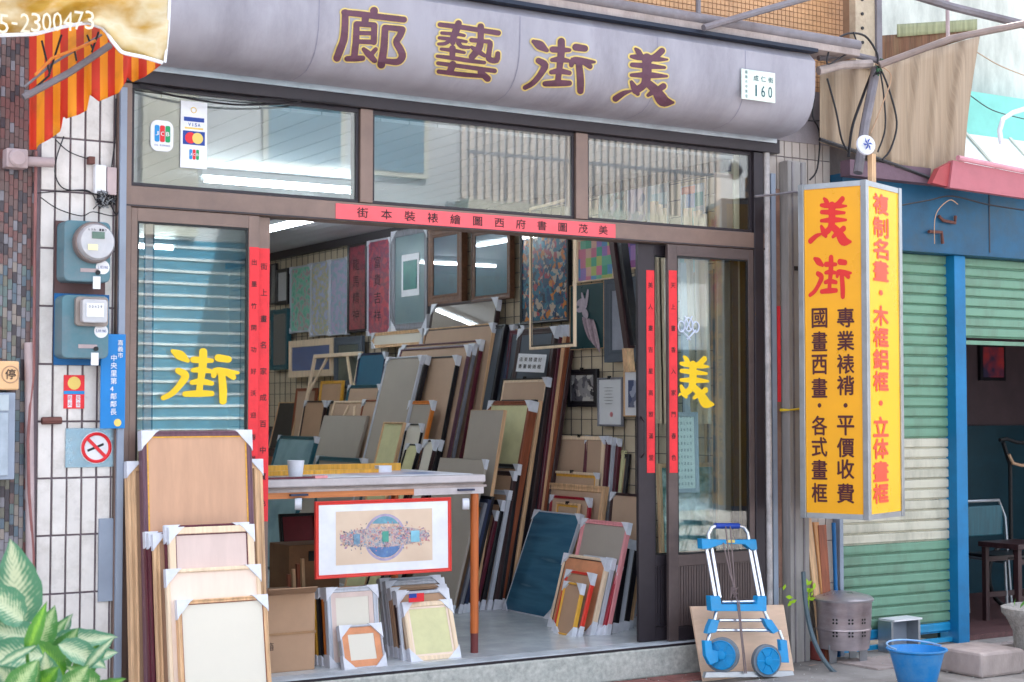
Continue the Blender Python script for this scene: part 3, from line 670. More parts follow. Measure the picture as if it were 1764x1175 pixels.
# hook and rusty clamp
tag(MB().box(2.50, 2.535, -.05, -.006, 2.78, 2.82).build('wall_hook', mat('rusty_iron', '#6c4640', .7, .2, bump=.5), bevel=.005), 'small rusty hook fixed in the white tiles above the terminal boxes', 'hook')
a = W(72, 725, -.03); tag(MB().tube([a, a+Vector((.1, 0, .002))], .019, 8).build('rusty_pipe_end', MATS['rusty_iron'], smooth=True), 'short rusty pipe end sticking out left of the foil sticker', 'pipe')
# beige box + grey cabinet at the far left
t = thing('parking_box', 'cream box with a round stamped character at the left edge', 'box', W(10, 670, -.02))
a = W(-40, 621, -.1); b = W(33, 672, -.1); MB().box(a.x, b.x, -.1, -.004, b.z, a.z).build('box', mat('cream_orange_plastic', '#e0b486', .45, var=.05, bump=0), t, bevel=.01)
c_ = W(18, 645, -.1); ring = MB(); ring.tube([c_+Vector((.042*math.cos(q*math.pi/12), -.002, .042*math.sin(q*math.pi/12))) for q in range(25)], .003, 5); ring.build('ring', kraft, t)
L = LT(); put(L, '停', c_+Vector((0, -.003, 0)), X_, Z_, .055, .055, .01); L.build('lettering', M_ink, t)
t = thing('metal_cabinet', 'grey blue metal cabinet at the left edge under the cream box', 'cabinet', W(5, 825, -.02))
a = W(-60, 676, -.1); b = W(25, 826, -.1); MB().box(a.x, b.x, -.1, -.004, b.z, a.z).build('body', M_jamb, t, bevel=.004)
MB().box(a.x, b.x-.035, -.108, -.1015, b.z+.02, a.z-.1).build('door', mat('pale_cabinet_door', '#a3aebb', .35, bump=.02), t, bevel=.003); MB().box(a.x, b.x-.035, -.108, -.1015, a.z-.09, a.z-.01).build('label_plate', M_alur, t)

# ================================================================== striped awning + gold banner (top left)
def stripe_mat():
    m = bpy.data.materials.new('orange_striped_canvas'); m.use_nodes = True; N = m.node_tree.nodes; L = m.node_tree.links; b = N['Principled BSDF']
    uv = N.new('ShaderNodeUVMap'); sp = N.new('ShaderNodeSeparateXYZ'); L.new(uv.outputs[0], sp.inputs[0])
    mu = N.new('ShaderNodeMath'); mu.operation = 'MULTIPLY'; mu.inputs[1].default_value = 8.5; L.new(sp.outputs[0], mu.inputs[0])
    fr = N.new('ShaderNodeMath'); fr.operation = 'FRACT'; L.new(mu.outputs[0], fr.inputs[0])
    cr = N.new('ShaderNodeValToRGB'); cr.color_ramp.interpolation = 'CONSTANT'; e = cr.color_ramp.elements
    e[0].color = lin('#d63a20')+(1,); e[1].position = .5; e[1].color = lin('#f4a020')+(1,)
    L.new(fr.outputs[0], cr.inputs[0]); nz = N.new('ShaderNodeTexNoise'); nz.inputs['Scale'].default_value = 4; nz.inputs['Detail'].default_value = 8
    mr = N.new('ShaderNodeMapRange'); mr.inputs[1].default_value = .5; mr.inputs[2].default_value = .75; mr.inputs[4].default_value = .4; L.new(nz.outputs[0], mr.inputs[0])
    mx = N.new('ShaderNodeMixRGB'); L.new(mr.outputs[0], mx.inputs[0]); L.new(cr.outputs[0], mx.inputs[1]); mx.inputs[2].default_value = lin('#7d4a20')+(1,)
    L.new(mx.outputs[0], b.inputs['Base Color']); b.inputs['Roughness'].default_value = .7
    tr_ = N.new('ShaderNodeBsdfTranslucent'); ms = N.new('ShaderNodeMixShader'); ms.inputs[0].default_value = .35
    L.new(mx.outputs[0], tr_.inputs[0]); L.new(b.outputs[0], ms.inputs[1]); L.new(tr_.outputs[0], ms.inputs[2]); L.new(ms.outputs[0], N['Material Output'].inputs[0])
    return m
def cloth(cols, rows, fpos, name, m, parent, thick=.003):
    g = MB(); n1 = cols+1
    uvs = []
    for j in range(rows+1):
        for i in range(cols+1):
            u, v = i/cols, j/rows; g.v.append(fpos(u, v)); uvs.append((u, v))
    for j in range(rows):
        for i in range(cols): g.f.append((j*n1+i, j*n1+i+1, (j+1)*n1+i+1, (j+1)*n1+i)); g.mi.append(0)
    ff = list(g.f)
    o = g.build(name, m, parent, smooth=False); me = o.data; ul = me.uv_layers.new(name='UVMap')
    for p in me.polygons:
        for li in p.loop_indices: ul.data[li].uv = uvs[me.loops[li].vertex_index]
    me.shade_smooth()
    if thick: md = o.modifiers.new('s', 'SOLIDIFY'); md.thickness = thick
    return o
aw = thing('striped_awning', 'red and orange striped canvas awning with scalloped hem above the meters', 'awning', (2.3, -.9, 2.9))
def interp(tab, u):
    for i in range(len(tab)-1):
        if u <= tab[i+1][0]:
            a, b = tab[i], tab[i+1]; t_ = (u-a[0])/(b[0]-a[0]+1e-9); return a[1]+(b[1]-a[1])*t_
    return tab[-1][1]
TOPL = [(50, 40), (100, 38), (160, 35), (200, 40), (280, 60)]
HEM = [(50, 258), (63, 258), (66, 250), (85, 240), (105, 226), (110, 195), (112, 205), (135, 198), (150, 190), (155, 163), (170, 175), (205, 160), (218, 138), (214, 128), (228, 142), (250, 132), (280, 110)]
def awf(u, v):
    x = 50+u*230; yt = interp(TOPL, x); yb = interp(HEM, x); y = yt+(yb-yt)*v
    return W(x, y, -.62-.16*u-.1*v+.025*math.sin(u*34)*v+.012*math.sin(v*9+u*5))
cloth(90, 14, awf, 'canvas', stripe_mat(), aw)
def rod(pts, Y, r, m=M_alur, nm='rod', par=None): 
    g = MB().tube([W(p[0], p[1], p[2] if len(p) > 2 else Y) for p in pts], r, 8); return g.build(nm, m, par, smooth=True)
M_grit = mat('weathered_grey_steel', '#7b767c', .6, .3, var=.2, dirt='#5a4038', dirt_amt=.5, bump=.3)
rod([(40, 168, -.95), (120, 125, -.95), (190, 78, -.92)], -.9, .016, M_grit, 'support_pole', aw)
rod([(42, 150, -.93), (90, 110, -.93), (175, 60, -.9)], -.9, .006, M_grit, 'rod', aw)
for p in (((72, 70), (86, 128)), ((106, 60), (84, 130)), ((128, 85), (132, 105)), ((150, 60), (160, 85)), ((170, 55), (158, 90)), ((85, 130), (45, 165))):
    rod([(p[0][0], p[0][1]), (p[1][0], p[1][1])], -.94, .005, M_wire, 'tie_wire', aw)
rod([(60, 130), (90, 100), (130, 85), (165, 70)], -.96, .007, orangew, 'rod', aw)
# gold banner
M_gold = art('gold_cream_vinyl', ['#8d6c22', '#bd9c50', '#cdc0a0', '#b0852a', '#c4a860'], 3.0, (1, 1, 1.8), 'noise', .3)
gb = thing('banner', 'crumpled gold and cream vinyl banner with white edge at top left', 'banner', (2.2, -1.1, 3.4))
BT = [(-40, 60), (0, 60), (60, 58), (110, 45), (150, 38), (180, 48), (193, 70), (210, 90), (250, 98), (282, 108)]
def gbf(u, v):
    x = -40+u*325; x2 = x+(1-v)*u*12; yb = interp(BT, x); y = -40+(yb+40)*v
    return W(x2, y, -1.15+.03*math.sin(u*21+v*4)+.02*math.sin(v*12+u*9))
cloth(60, 16, gbf, 'vinyl', M_gold, gb)
MB().tube([W(x, interp(BT, x)+1, -1.165+.0*x) for x in range(-40, 286, 8)], .009, 6).build('edge_piping', M_white, gb, smooth=True)
MB().tube([W(284, 108, -1.165), W(290, 50, -1.16), W(293, -20, -1.16)], .007, 6).build('edge_piping', M_white, gb, smooth=True)
L = LT()
for i, ch in enumerate('05-2300473'):
    put(L, ch, W(-12+i*18.5, 42-i*.8, -1.205), X_, Z_, .042 if ch != '-' else .025, .085 if ch != '-' else .01, .0, fit=True)
L.build('lettering', mat('faded_print', '#d9cfb8', .5), gb)

# ================================================================== upper right: tiles, beam, pipes
M_otile = mat('orange_mosaic_tile', '#c8986e', .45, var=.14, scale=14, bump=.05, dirt='#9c7150', dirt_amt=.4)
ub = thing('upper_facade', 'upper storey wall clad in small orange square tiles above the sign', 'wall', (5, .1, 3.9))
MB().box(2.24, 8.0, .05, .3, 3.42, 7.0).build('core', mat('brown_grout', '#8d6a50', .9, bump=.2), ub)
g = MB(); x = 3.9
while x < 7.93:
    z = 3.72
    while z < 4.9: g.box(x, x+.031, .042, .0495, z, z+.031); z += .036
    x += .036
o = g.build('tile', M_otile, ub); o['kind'] = 'stuff'
MB().box(2.66, 7.75, .003, .049, 3.34, 3.71).build('lintel', mat('dark_lintel_concrete', '#8c8488', .8, bump=.4), ub)
M_conc = mat('weathered_concrete', '#a89a96', .85, var=.25, scale=4, stretch=(1, 1, .5), bump=.5, dirt='#5f5450', dirt_amt=.6)
bm_ = thing('steel_beam', 'weathered grey steel beam running along above the grey sign', 'beam', (5.5, -.4, 3.9))
MB().box(3.4, 7.62, -.44, -.2, 3.875, 3.93).build('flange', M_conc, bm_, bevel=.004)
MB().box(3.4, 7.62, -.30, -.24, 3.932, 4.0).build('web', M_grit, bm_)
MB().tube([(3.6, -.42, 3.96), (5.8, -.42, 3.955), (7.62, -.42, 3.95)], .038, 10).build('rail_pipe', M_grit, bm_, smooth=True)
tag(rod([(1212, 48), (1300, 22), (1420, -12)], -.5, .022, M_grit, 'bracket_pipe'), 'slanting grey pipe rising right from the beam over the orange tiles', 'pipe')
tag(rod([(1203, -10), (1203, 32)], -.43, .016, M_grit, 'bracket_pipe'), 'short upright pipe standing on the beam above the sign', 'pipe')
cp = thing('corner_post', 'peeling steel corner post above the hanging yellow sign', 'post', (7.75, -.2, 3.8))
a = W(1470, 0, -.2); b = W(1512, 0, -.2)
MB().box(a.x, b.x-.05, -.22, -.16, 3.88, 4.6).build('plate', mat('cream_peeling_paint', '#b8a892', .7, var=.2, dirt='#6d5140', dirt_amt=.7, bump=.4), cp)
MB().box(b.x-.048, b.x, -.24, -.14, 3.88, 4.6).build('channel', M_grit, cp)
for k in range(5): MB().lathe((a.x+.06, -.221, 3.94+.1*k), [(.012, 0), (.012, .008)], 8, axis=(0, -1, 0)).build('bolt', M_wire, cp)
# long pale pole and bracket at top right
tag(rod([(1515, 112, -.5), (1640, 66, -.75), (1770, 40, -.95)], -.5, .024, mat('brown_grey_pole', '#857570', .55, .2, bump=.2), 'awning_pole'), 'brown grey pole slanting up to the right across the canvas curtain', 'pole')
tag(rod([(1560, -12, -.5), (1640, 12, -.6), (1775, 45, -.8)], -.5, .03, M_grit, 'awning_pole'), 'thick grey pole at the top right corner over the curtain', 'pole')
tag(rod([(1632, 0), (1633, 70)], -.45, .014, M_pvc, 'curtain_upright'), 'thin upright bar behind the top of the canvas curtain', 'bar')
# sign pipe
tag(rod([(1478, 298, -.55), (1490, 215, -.5), (1505, 140, -.42), (1508, 120, -.35)], -.4, .032, M_grit, 'sign_pipe'), 'thick grey pipe curving up from the hanging yellow sign', 'pipe')
tag(rod([(1410, 122, -.35), (1450, 112, -.38), (1500, 110, -.4)], -.4, .03, M_conc, 'sign_pipe'), 'weathered cross pipe from the grey sign end to the corner post', 'pipe')
tag(rod([(1410, 100, -.3), (1460, 92, -.35), (1512, 104, -.38)], -.4, .022, M_grit, 'sign_pipe'), 'upper thin cross pipe meeting the knot of cables', 'pipe')
tt = thing('floodlight_bulb', 'round white reflector with a dark star pattern on top of the hanging sign', 'lamp', W(1492, 256, -.62))
c_ = W(1491, 250, -.66); MB().lathe(c_, [(.012, -.06), (.055, -.02), (.068, .0), (.064, .012), (.03, .022), (.004, .025)], 20, axis=(-.3, -1, .1)).build('reflector', M_wplas, tt, smooth=True)
for k in range(6):
    aa = k*math.pi/3; e1 = Vector((math.cos(aa), 0, math.sin(aa))); q = c_+Vector((-.3, -1, .1)).normalized()*.03
    MB().slab([q, q+e1*.03+Vector((0, 0, .0)), q+e1*.045, q+Vector((math.cos(aa+.5), 0, math.sin(aa+.5)))*.025], (0, -.002, 0)).build('star_ray', M_cblue, tt)
a = W(1502, 300, -.62); tag(MB().box(a.x-.018, a.x+.018, -.64, -.6, 2.97, 3.18).build('wood_peg', pine), 'short wooden peg standing on the top of the yellow sign', 'peg')
for pts, Y, r, lab in (
    ([(1425, 135), (1440, 190), (1450, 240), (1462, 262)], -.3, .007, 'black cable left of the sign pipe against the canvas'),
    ([(1500, 130), (1485, 170), (1468, 220), (1462, 270)], -.36, .01, 'thick black cable running down beside the sign pipe'),
    ([(1512, 108), (1530, 150), (1545, 210), (1535, 255), (1520, 275)], -.45, .007, 'black cable arching right of the sign pipe'),
    ([(1514, 110), (1522, 160), (1525, 220), (1512, 262)], -.44, .006, 'dark cable hanging just right of the sign pipe'),
    ([(1435, 72), (1460, 58), (1490, 62), (1510, 90), (1512, 110)], -.4, .008, 'black cable looping over the beam end at the corner post'),
    ([(1430, 80), (1425, 110), (1450, 98), (1475, 80), (1470, 55)], -.42, .006, 'tangled black cable left of the corner post'),
    ([(1508, 110), (1535, 130), (1520, 180), (1500, 230)], -.47, .004, 'pale string tied round the cables above the sign'),
    ([(1403, 165), (1400, 200), (1412, 230), (1408, 290), (1395, 310)], -.05, .006, 'black cable running down beside the beige vertical tiles'),
    ([(1393, 208), (1415, 208)], -.06, .006, 'short black bar fixed on the beige tiles'),
    ([(1545, 355), (1600, 345), (1640, 338), (1700, 352), (1764, 362)], -.3, .006, 'grey brown cable strung across the blue fascia'),
    ([(1610, 420), (1612, 370), (1635, 345), (1650, 352)], -.32, .003, 'thin pale wire hanging on the blue fascia'),
    ([(1683, 90), (1720, 112), (1764, 130)], .2, .004, 'thin wire crossing the pale concrete wall'),
    ([(1672, 165), (1710, 190), (1764, 205)], .1, .004, 'lower thin wire crossing the turquoise band')):
    cable(pts, Y, r, lab, M_wire if 'pale' not in lab else kraft)
tt = thing('cable_knot', 'green and black knot of tape and cables at the corner post', 'cables', W(1514, 115, -.45))
for k in range(9):
    c0 = W(1512+rk.random()*8, 100+rk.random()*35, -.47)
    MB().tube([c0+Vector((rk.uniform(-.03, .03), rk.uniform(-.02, .02), rk.uniform(-.04, .04))) for _ in range(4)], .007, 5).build('cable_loop', M_wire if k % 2 else mat('green_tape', '#2f5a3c', .5), tt)
# beige tile wall right of front
rp = thing('beige_tiled_pier', 'pier of beige vertical tiles between the shop front and the shutter', 'pier', (7.45, .0, -.2))
MB().box(7.13, 7.765, .025, .25, -.2, 3.56).build('core', MATS['dark_grout'], rp)
M_btile = mat('beige_vertical_tile', '#b7aba4', .4, var=.07, dirt='#8e8580', bump=.05)
for iz in range(13):
    for ix in range(8):
        x0 = 7.2+ix*.0705; z1 = 3.52-iz*.293
        if z1 < -.1: continue
        MB().box(x0+.004, x0+.0665, .012-rnd.random()*.002, .0245, max(z1-.286, -.19), z1).build('tile', M_btile, rp)
# pipes by the right jamb
tag(MB().tube([(7.145, -.03, -.19), (7.147, -.03, 1.2), (7.143, -.03, 2.2), (7.145, -.03, 3.28)], .022, 10).build('downpipe', mat('peeling_white_pipe', '#b5afb0', .6, var=.22, scale=14, dirt='#6e6660', dirt_amt=.6, bump=.4), smooth=True), 'peeling white pipe running the full height beside the right jamb', 'pipe')
tag(MB().box(7.185, 7.225, -.03, .008, -.2, 3.1).build('steel_strip', M_jamb), 'narrow blue grey steel strip right of the peeling white pipe', 'strip')
tag(MB().box(7.235, 7.268, -.02, .008, .3, 3.0).build('rusty_strip', mat('rusty_brown_paint', '#8a6a5c', .7, var=.25, dirt='#5d382c', dirt_amt=.7, bump=.4)), 'narrow rusty strip with a scrap of red paper', 'strip')
a = W(1341, 505, -.025); tag(MB().box(7.236, 7.266, -.0235, -.0205, 1.55, 2.2).build('red_paper_scrap', M_red), 'narrow red paper scrap on the rusty strip beside the grey post', 'paper')
gp_ = thing('grey_post', 'wide weathered grey post standing in front of the beige tiles', 'post', (7.38, -.05, -.2))
MB().box(7.285, 7.455, -.085, -.0, -.2, 3.19).build('post', mat('weathered_grey_wood', '#96918f', .7, var=.16, scale=3, stretch=(6, 6, .5), dirt='#6b6564', dirt_amt=.5, bump=.3), gp_, bevel=.004)
for x0 in (7.318, 7.40): MB().box(x0, x0+.012, -.09, -.0855, -.2, 3.18).build('fluting', M_grit, gp_)
MB().box(7.33, 7.36, -.098, -.0912, 2.44, 2.47).build('bolt', M_wire, gp_)
g = MB(); 
for k in range(2): g.tube([(7.25, -.03, 1.49+k*.01), (7.28, -.095, 1.495), (7.37, -.1, 1.50+.006*k), (7.462, -.095, 1.49), (7.48, -.02, 1.5)], .006, 6)
tag(g.build('yellow_string', mat('yellow_string_nylon', '#d8b72c', .5)), 'yellow string tied round the grey post', 'string')
tag(MB().tube([(6.98, -.1, 2.92), (7.1, -.11, 2.935), (7.3, -.12, 2.97), (7.7, -.1, 2.98)], .009, 6).build('iron_rod', M_grit), 'thin iron rod crossing the post top towards the yellow sign', 'rod')

# ================================================================== hanging sign box
N0 = Vector((7.30, -.80, 0)); L0 = Vector((7.11, -.40, 0)); R0 = Vector((7.79, -.62, 0)); B0 = L0+R0-N0; ZT, ZB = 2.965, .80
hs = thing('hanging_sign', 'tall yellow two sided hanging sign with red and dark brown characters', 'sign', (7.45, -.5, ZB))
M_sy = mat('yellow_acrylic', '#e8a206', .3, var=.04, scale=2, bump=0, spec=.5); M_sylit = mat('skylit_yellow_acrylic', '#f4b908', .3, var=.03, scale=2, bump=0)  # second yellow is painted lighter, as skylight brightens the right face
M_sred = mat('sign_red', '#d42a26', .4, var=.06, bump=0); M_sbr = mat('sign_dark_brown', '#4d1a20', .4, var=.06, bump=0); M_sor = mat('sign_orange_red', '#ea5236', .4, var=.05, bump=0)
def V(p, z): return Vector((p.x, p.y, z))
def face(a, b, m, nm, ins=.028):
    e = (b-a).normalized(); nrm = Vector((e.y, -e.x, 0)); 
    A, B = a+e*ins, b-e*ins
    MB().slab([V(A, ZB+ins), V(B, ZB+ins), V(B, ZT-ins), V(A, ZT-ins)], -nrm*.004).build(nm, m, hs)
    return e, nrm
eL, nL = face(L0, N0, M_sy, 'left_face'.replace('left_', 'sign_')); eR, nR = face(N0, R0, M_sylit, 'sign_face'); face(R0, B0, M_sy, 'sign_face'); face(B0, L0, M_sylit, 'sign_face')
cen = (N0+B0)/2
for p in (N0, L0, R0, B0):
    d_ = (p-cen).normalized(); M_ = Matrix.Translation(V(p-d_*.012, 0)) @ Matrix.Rotation(math.atan2(eR.y, eR.x), 4, 'Z')
    MB().box(-.02, .02, -.02, .02, ZB-.006, ZT+.006, M=M_).build('corner_bar', M_alur, hs, bevel=.003)
for a, b in ((L0, N0), (N0, R0), (R0, B0), (B0, L0)):
    e = (b-a).normalized(); nn = Vector((e.y, -e.x, 0))
    for z in (ZB-.004, ZT-.03): MB().slab([V(a+e*.03, z)+nn*.006, V(b-e*.03, z)+nn*.006, V(b-e*.03, z+.034)+nn*.006, V(a+e*.03, z+.034)+nn*.006], -nn*.014).build('edge_bar', M_alur, hs)
MB().add([V(N0, ZT-.01), V(R0, ZT-.01), V(B0, ZT-.01), V(L0, ZT-.01)], [(0, 1, 2, 3)]).build('cap', M_alur, hs)
MB().add([V(N0, ZB+.01), V(L0, ZB+.01), V(B0, ZB+.01), V(R0, ZB+.01)], [(0, 1, 2, 3)]).build('base', M_alur, hs)
def sput(chars, px, pys, P, e, nn, wpx, hpx, m, bold):
    for ch, py in zip(chars, pys):
        c_ = WP(px, py, P, nn); wm = (WP(px+wpx, py, P, nn)-c_).length; c_ = c_+nn*.0035; hm = (WP(px, py-hpx, P, nn)-WP(px, py, P, nn)).length
        L = MB(); put(L, ch, c_, e, Z_, wm, hm, bold, fit=(ch not in '・')); L.build('character', m, hs)
sput('國畫西畫・各式畫框', 1412, [548, 588, 628, 668, 699, 733, 770, 809, 849], L0, eL, nL, 26, 33, M_sbr, .028)
sput('專業裱褙・平價收費', 1457, [547, 587, 627, 664, 699, 733, 771, 808, 850], L0, eL, nL, 29, 33, M_sbr, .028)
sput('複制名畫・木框鋁框・立体畫框', 1517, [352, 392, 429, 467, 505, 544, 581, 619, 657, 695, 735, 773, 812, 850], N0, eR, nR, 25, 33, M_sor, .028)
for st_, (x0, y0, x1, y1), bxx in ((MEI, (1393, 339, 1468, 428), BMEI), (JIE, (1392, 440, 1468, 517), BJIE)):
    a = WP(x0, y0, L0, nL); b = WP(x1, y0-2, L0, nL); c_ = WP(x0, y1, L0, nL); w = (b-a).length; h = a.z-c_.z
    a.z = (a.z+b.z)/2
    g = MB(); strokemesh(st_, 6, affine(bxx, V(a, a.z), eL, Z_, nL, w, h), .002, g); g.build('character', M_sred, hs)

# ================================================================== canvas curtain, pink awning, blue fascia
M_canvas = mat('brown_canvas', '#a6927d', .8, var=.15, scale=3, stretch=(26, 1, .5), bump=.25, bscale=80, dirt='#7a6450', dirt_amt=.7)
cu = thing('canvas_curtain', 'faded brown canvas curtain hanging above the green shutter', 'curtain', (8.3, -.2, 3.1))
def cuf(u, v):
    xl, xr = 1412+0*v, 1688-30*v-5*math.sin(v*3.14); x = xl+(xr-xl)*u; yt = interp([(0, 124), (.36, 112), (1, 62)], u); yb = 245+80*u; y = yt+(yb-yt)*v
    return W(x, y, -.16+.02*math.sin(u*46)+.012*math.sin(u*17+v*2)-.06*v*(u-.3))
cloth(120, 12, cuf, 'canvas', M_canvas, cu)
def cuf2(u, v):
    x = 1512+170*u; yb = 115-53*u; yt = 62-14*u; return W(x, yt+(yb-yt)*v, -.1+.004*math.sin(u*38))
cloth(60, 4, cuf2, 'canvas_top', mat('stained_brown_canvas', '#6f4e3a', .85, var=.4, scale=3, stretch=(14, 1, .8), dirt='#8a7a58', dirt_amt=.6, bump=.2), cu)
def cuf3(u, v):
    x = 1545+138*u; yb = 64-12*u; yt = 42-9*u; return W(x, yt+(yb-yt)*v, -.115+.003*math.sin(u*60))
cloth(60, 3, cuf3, 'mossy_hem', mat('mossy_canvas', '#8d9070', .85, var=.3, scale=3, stretch=(14, 1, .8), bump=.2), cu)
tag(MB().tube([W(1412, 240, -.2), W(1530, 280, -.2), W(1650, 325, -.2)], .014, 6).build('curtain_bar', M_wire), 'dark bar along the lower edge of the canvas curtain', 'bar')
M_pale = mat('pale_building_wall', '#c9c9bd', .8, var=.12, scale=2, dirt='#8d9188', dirt_amt=.6, bump=.3)
pb = thing('pale_upper_building', 'pale stained concrete wall with turquoise band behind the curtain', 'building', (10, .6, 2.6))
zc = W(1720, 182, .5).z; zb2 = W(1720, 238, .2).z
MB().box(8.001, 34, .5, .8, zc, 7.0).build('wall', mat('stained_concrete', '#d2d4cc', .85, var=.2, scale=2.2, stretch=(1.5, 1, .5), dirt='#6f756f', dirt_amt=.6, bump=.3), pb)  # stretched far right out of view to keep sunlight off the front
MB().box(8.6, 34, .2, .499, zb2, zc-.003).build('band', mat('turquoise_paint', '#7cc8bc', .5, var=.08), pb)
zr2 = W(1720, 322, -.27).z
MB().slab([(8.6, -.27, zr2), (20, -.27, zr2), (20, .19, zb2), (8.6, .19, zb2)], (0, 0, -.03)).build('roof_sheet', mat('pale_green_white_sheet', '#e6f0ee', .5, var=.05), pb)
for k in range(5): MB().slab([(9.3+k*.5, -.27, zr2+.001), (9.33+k*.5, -.27, zr2+.001), (9.33+k*.5, .18, zb2+.001), (9.3+k*.5, .18, zb2+.001)], (0, 0, .012)).build('roof_rib', M_pale, pb)
tag(rod([(1725, 248, -.4), (1722, 225, -.4), (1728, 205, -.4), (1745, 194, -.4), (1790, 180, -.4)], -.4, .018, M_wplas, 'white_bent_pipe'), 'white bent pipe over the pale roof at the right edge', 'pipe')
# neighbour shop
nb = thing('neighbour_shop', 'neighbouring shop with blue painted fascia and dark open bay', 'shop', (9, 0, -.2))
M_blue = mat('bright_blue_paint', '#0470a6', .5, var=.14, scale=3, bump=.1, dirt='#0d4a6e', dirt_amt=.5)
M_dblue = mat('faded_blue_paint', '#0d4f72', .5, var=.25, scale=3.5, bump=.15, dirt='#33444c', dirt_amt=.75)
MB().box(7.77, 12.5, -.1, .1, 2.63, 3.14).build('fascia', M_dblue, nb, bevel=.004)
MB().box(8.915, 9.03, -.06, .12, -.2, 2.628).build('post', M_blue, nb, bevel=.004)
MB().box(9.24, 9.25, -.104, -.1005, 2.66, 3.1).build('fascia_seam', M_aludark, nb)
MB().box(7.77, 8.59, .1, .3, 3.142, 3.9).build('upper_wall', M_conc, nb)
MB().box(7.768, 7.80, -.05, .12, -.2, 2.628).build('shutter_guide', M_jamb, nb)
MB().box(9.0, 12.5, 1.9, 2.0, -.2, 3.0).build('back_wall', mat('dark_red_brown_wall', '#4a3a3e', .7, var=.15, bump=.2), nb)
MB().box(9.0, 12.5, 1.86, 1.898, -.2, 1.35).build('wainscot', mat('dark_teal_panel', '#123440', .5, var=.2, bump=.1), nb)
MB().box(12.5, 34, -.1, 2, -.2, 3.9).build('side_wall', MATS['dark_red_brown_wall'], nb)  # unseen block added beyond the bay to carry on the sun-blocking row
MB().box(7.77, 34, .3, .79, 3.84, 3.915).build('roof_slab', M_conc, nb)
MB().box(8.9, 9.0, .13, 2, -.2, 3.0).build('side_wall', MATS['dark_teal_panel'], nb)
MB().box(8.0, 12.5, .31, 2, 2.9, 3.0).build('ceiling', MATS['dark_red_brown_wall'], nb)
struct(MB().box(9.03, 12.5, .0, 1.86, -.198, -.16).build('neighbour_floor', mat('dark_red_floor', '#5a3c3c', .7, var=.3, scale=30, bump=.5)))
# pink awning
pa = thing('pink_awning', 'faded pink and red sheet awning above the blue fascia', 'awning', (9.6, -.4, 3.1))
a = W(1605, 325, -.35)
M_pink = mat('faded_pink_sheet', '#b06670', .6, var=.08, dirt='#a85660', bump=.1); M_pinkd = mat('brick_pink_sheet', '#a04448', .6, var=.1, bump=.1)
def pxs(x, y, Y): return W(x, y, Y)
MB().slab([W(1642, 276, -.35), W(1790, 305, -.35), W(1790, 345, -.35), W(1636, 323, -.35)], (0, .05, 0)).build('sheet', M_pink, pa)
MB().slab([W(1606, 315, -.33), W(1618, 290, -.33), W(1641, 278, -.33), W(1635, 322, -.33)], (0, .05, 0)).build('sheet_end', M_pinkd, pa)
MB().tube([W(1650, 272, -.36), W(1790, 300, -.36)], .02, 8).build('ridge', mat('pale_pink', '#c98c98', .5), pa, smooth=True)
tag(MB().box(7.75, 8.95, -.2, -.105, 3.11, 3.22).build('weathered_ledge', mat('purple_brown_sheet', '#6a5360', .7, var=.2, bump=.3)), 'weathered purple brown ledge between curtain and blue fascia', 'ledge')
M_rust = MATS['rusty_iron']
for pts, lab in ((((1617, 372), (1625, 380), (1645, 384), (1646, 372)), 'upper rusty bracket on the blue fascia'), (((1600, 399), (1622, 400), (1624, 420)), 'lower rusty bracket on the blue fascia')):
    tag(rod([(p[0], p[1]) for p in pts], -.12, .012, M_rust, 'rusty_bracket'), lab, 'bracket')
# roller shutters
def slat_mat(nm, c_): return mat(nm, c_, .45, var=.05, scale=2.2, stretch=(2.5, 1, .6), bump=.15, bscale=12, dirt='#54584a', dirt_amt=.6)
SG = slat_mat('green_shutter_paint', '#69937d'); SCm = slat_mat('cream_shutter_paint', '#c3c0b0'); SB = slat_mat('blue_shutter_paint', '#1f8fc4')
def shutter(x0, x1, z0, z1, label, colf):
    t = thing('roller_shutter', label, 'roller shutter', ((x0+x1)/2, .02, z0)); z = z1
    while z-.078 > z0-.01:
        g = MB(); dz = rk.uniform(-.0015, .0015); pr = [(.004, 0), (-.006, -.006), (-.009, -.012), (-.0095, -.04), (-.009, -.058), (-.002, -.064), (.012, -.066), (.012, -.0745)]
        k = len(pr); vs = [(x, .03+y+(rk.uniform(-.0015, .0015)), z+zz+dz*(1 if x == x0 else -1)) for x in (x0, x1) for y, zz in pr]
        g.add(vs, [(i, i+1, k+i+1, k+i) for i in range(k-1)])
        o = g.build('slat', colf(z), t); z -= .0745
    MB().box(x0, x1, .0, .035, z0, z0+.03).build('bottom_bar', colf(z0), t); return t
shutter(7.80, 8.915, -.19, 2.63, 'closed roller shutter striped green, cream, green and blue', lambda z: SG if z > 1.34 else SCm if z > .58 else SG if z > -.02 else SB)
shutter(9.03, 12.4, 1.98, 2.63, 'half raised green roller shutter over the dark bay', lambda z: SG)

# bay contents
t = thing('framed_poster', 'dark framed poster with a red figure on the dim bay wall', 'poster', W(1708, 655, 1.88))
a = W(1686, 592, 1.88); b = W(1730, 656, 1.88); MB().box(a.x, b.x, 1.86, 1.895, b.z, a.z).build('frame', blackm, t)
MB().box(a.x+.03, b.x-.03, 1.855, 1.859, b.z+.03, a.z-.03).build('print', art('dim_poster_print', ['#2a3350', '#38304c', '#b03838', '#40405c'], 6, kind='noise'), t)
t = thing('metal_chair', 'tubular metal chair standing in the dark bay', 'chair', (9.6, .8, -.16))
cb_ = W(1700, 880, .9); g = MB()
x0, x1, yb = W(1668, 980, .9).x, W(1742, 980, .9).x, .9
g.tube([(x0, yb, -.16), (x0+.01, yb+.05, .6), (x0+.05, yb+.08, .74), (x1-.05, yb+.08, .74), (x1-.01, yb+.05, .6), (x1, yb, -.16)], .013, 8)
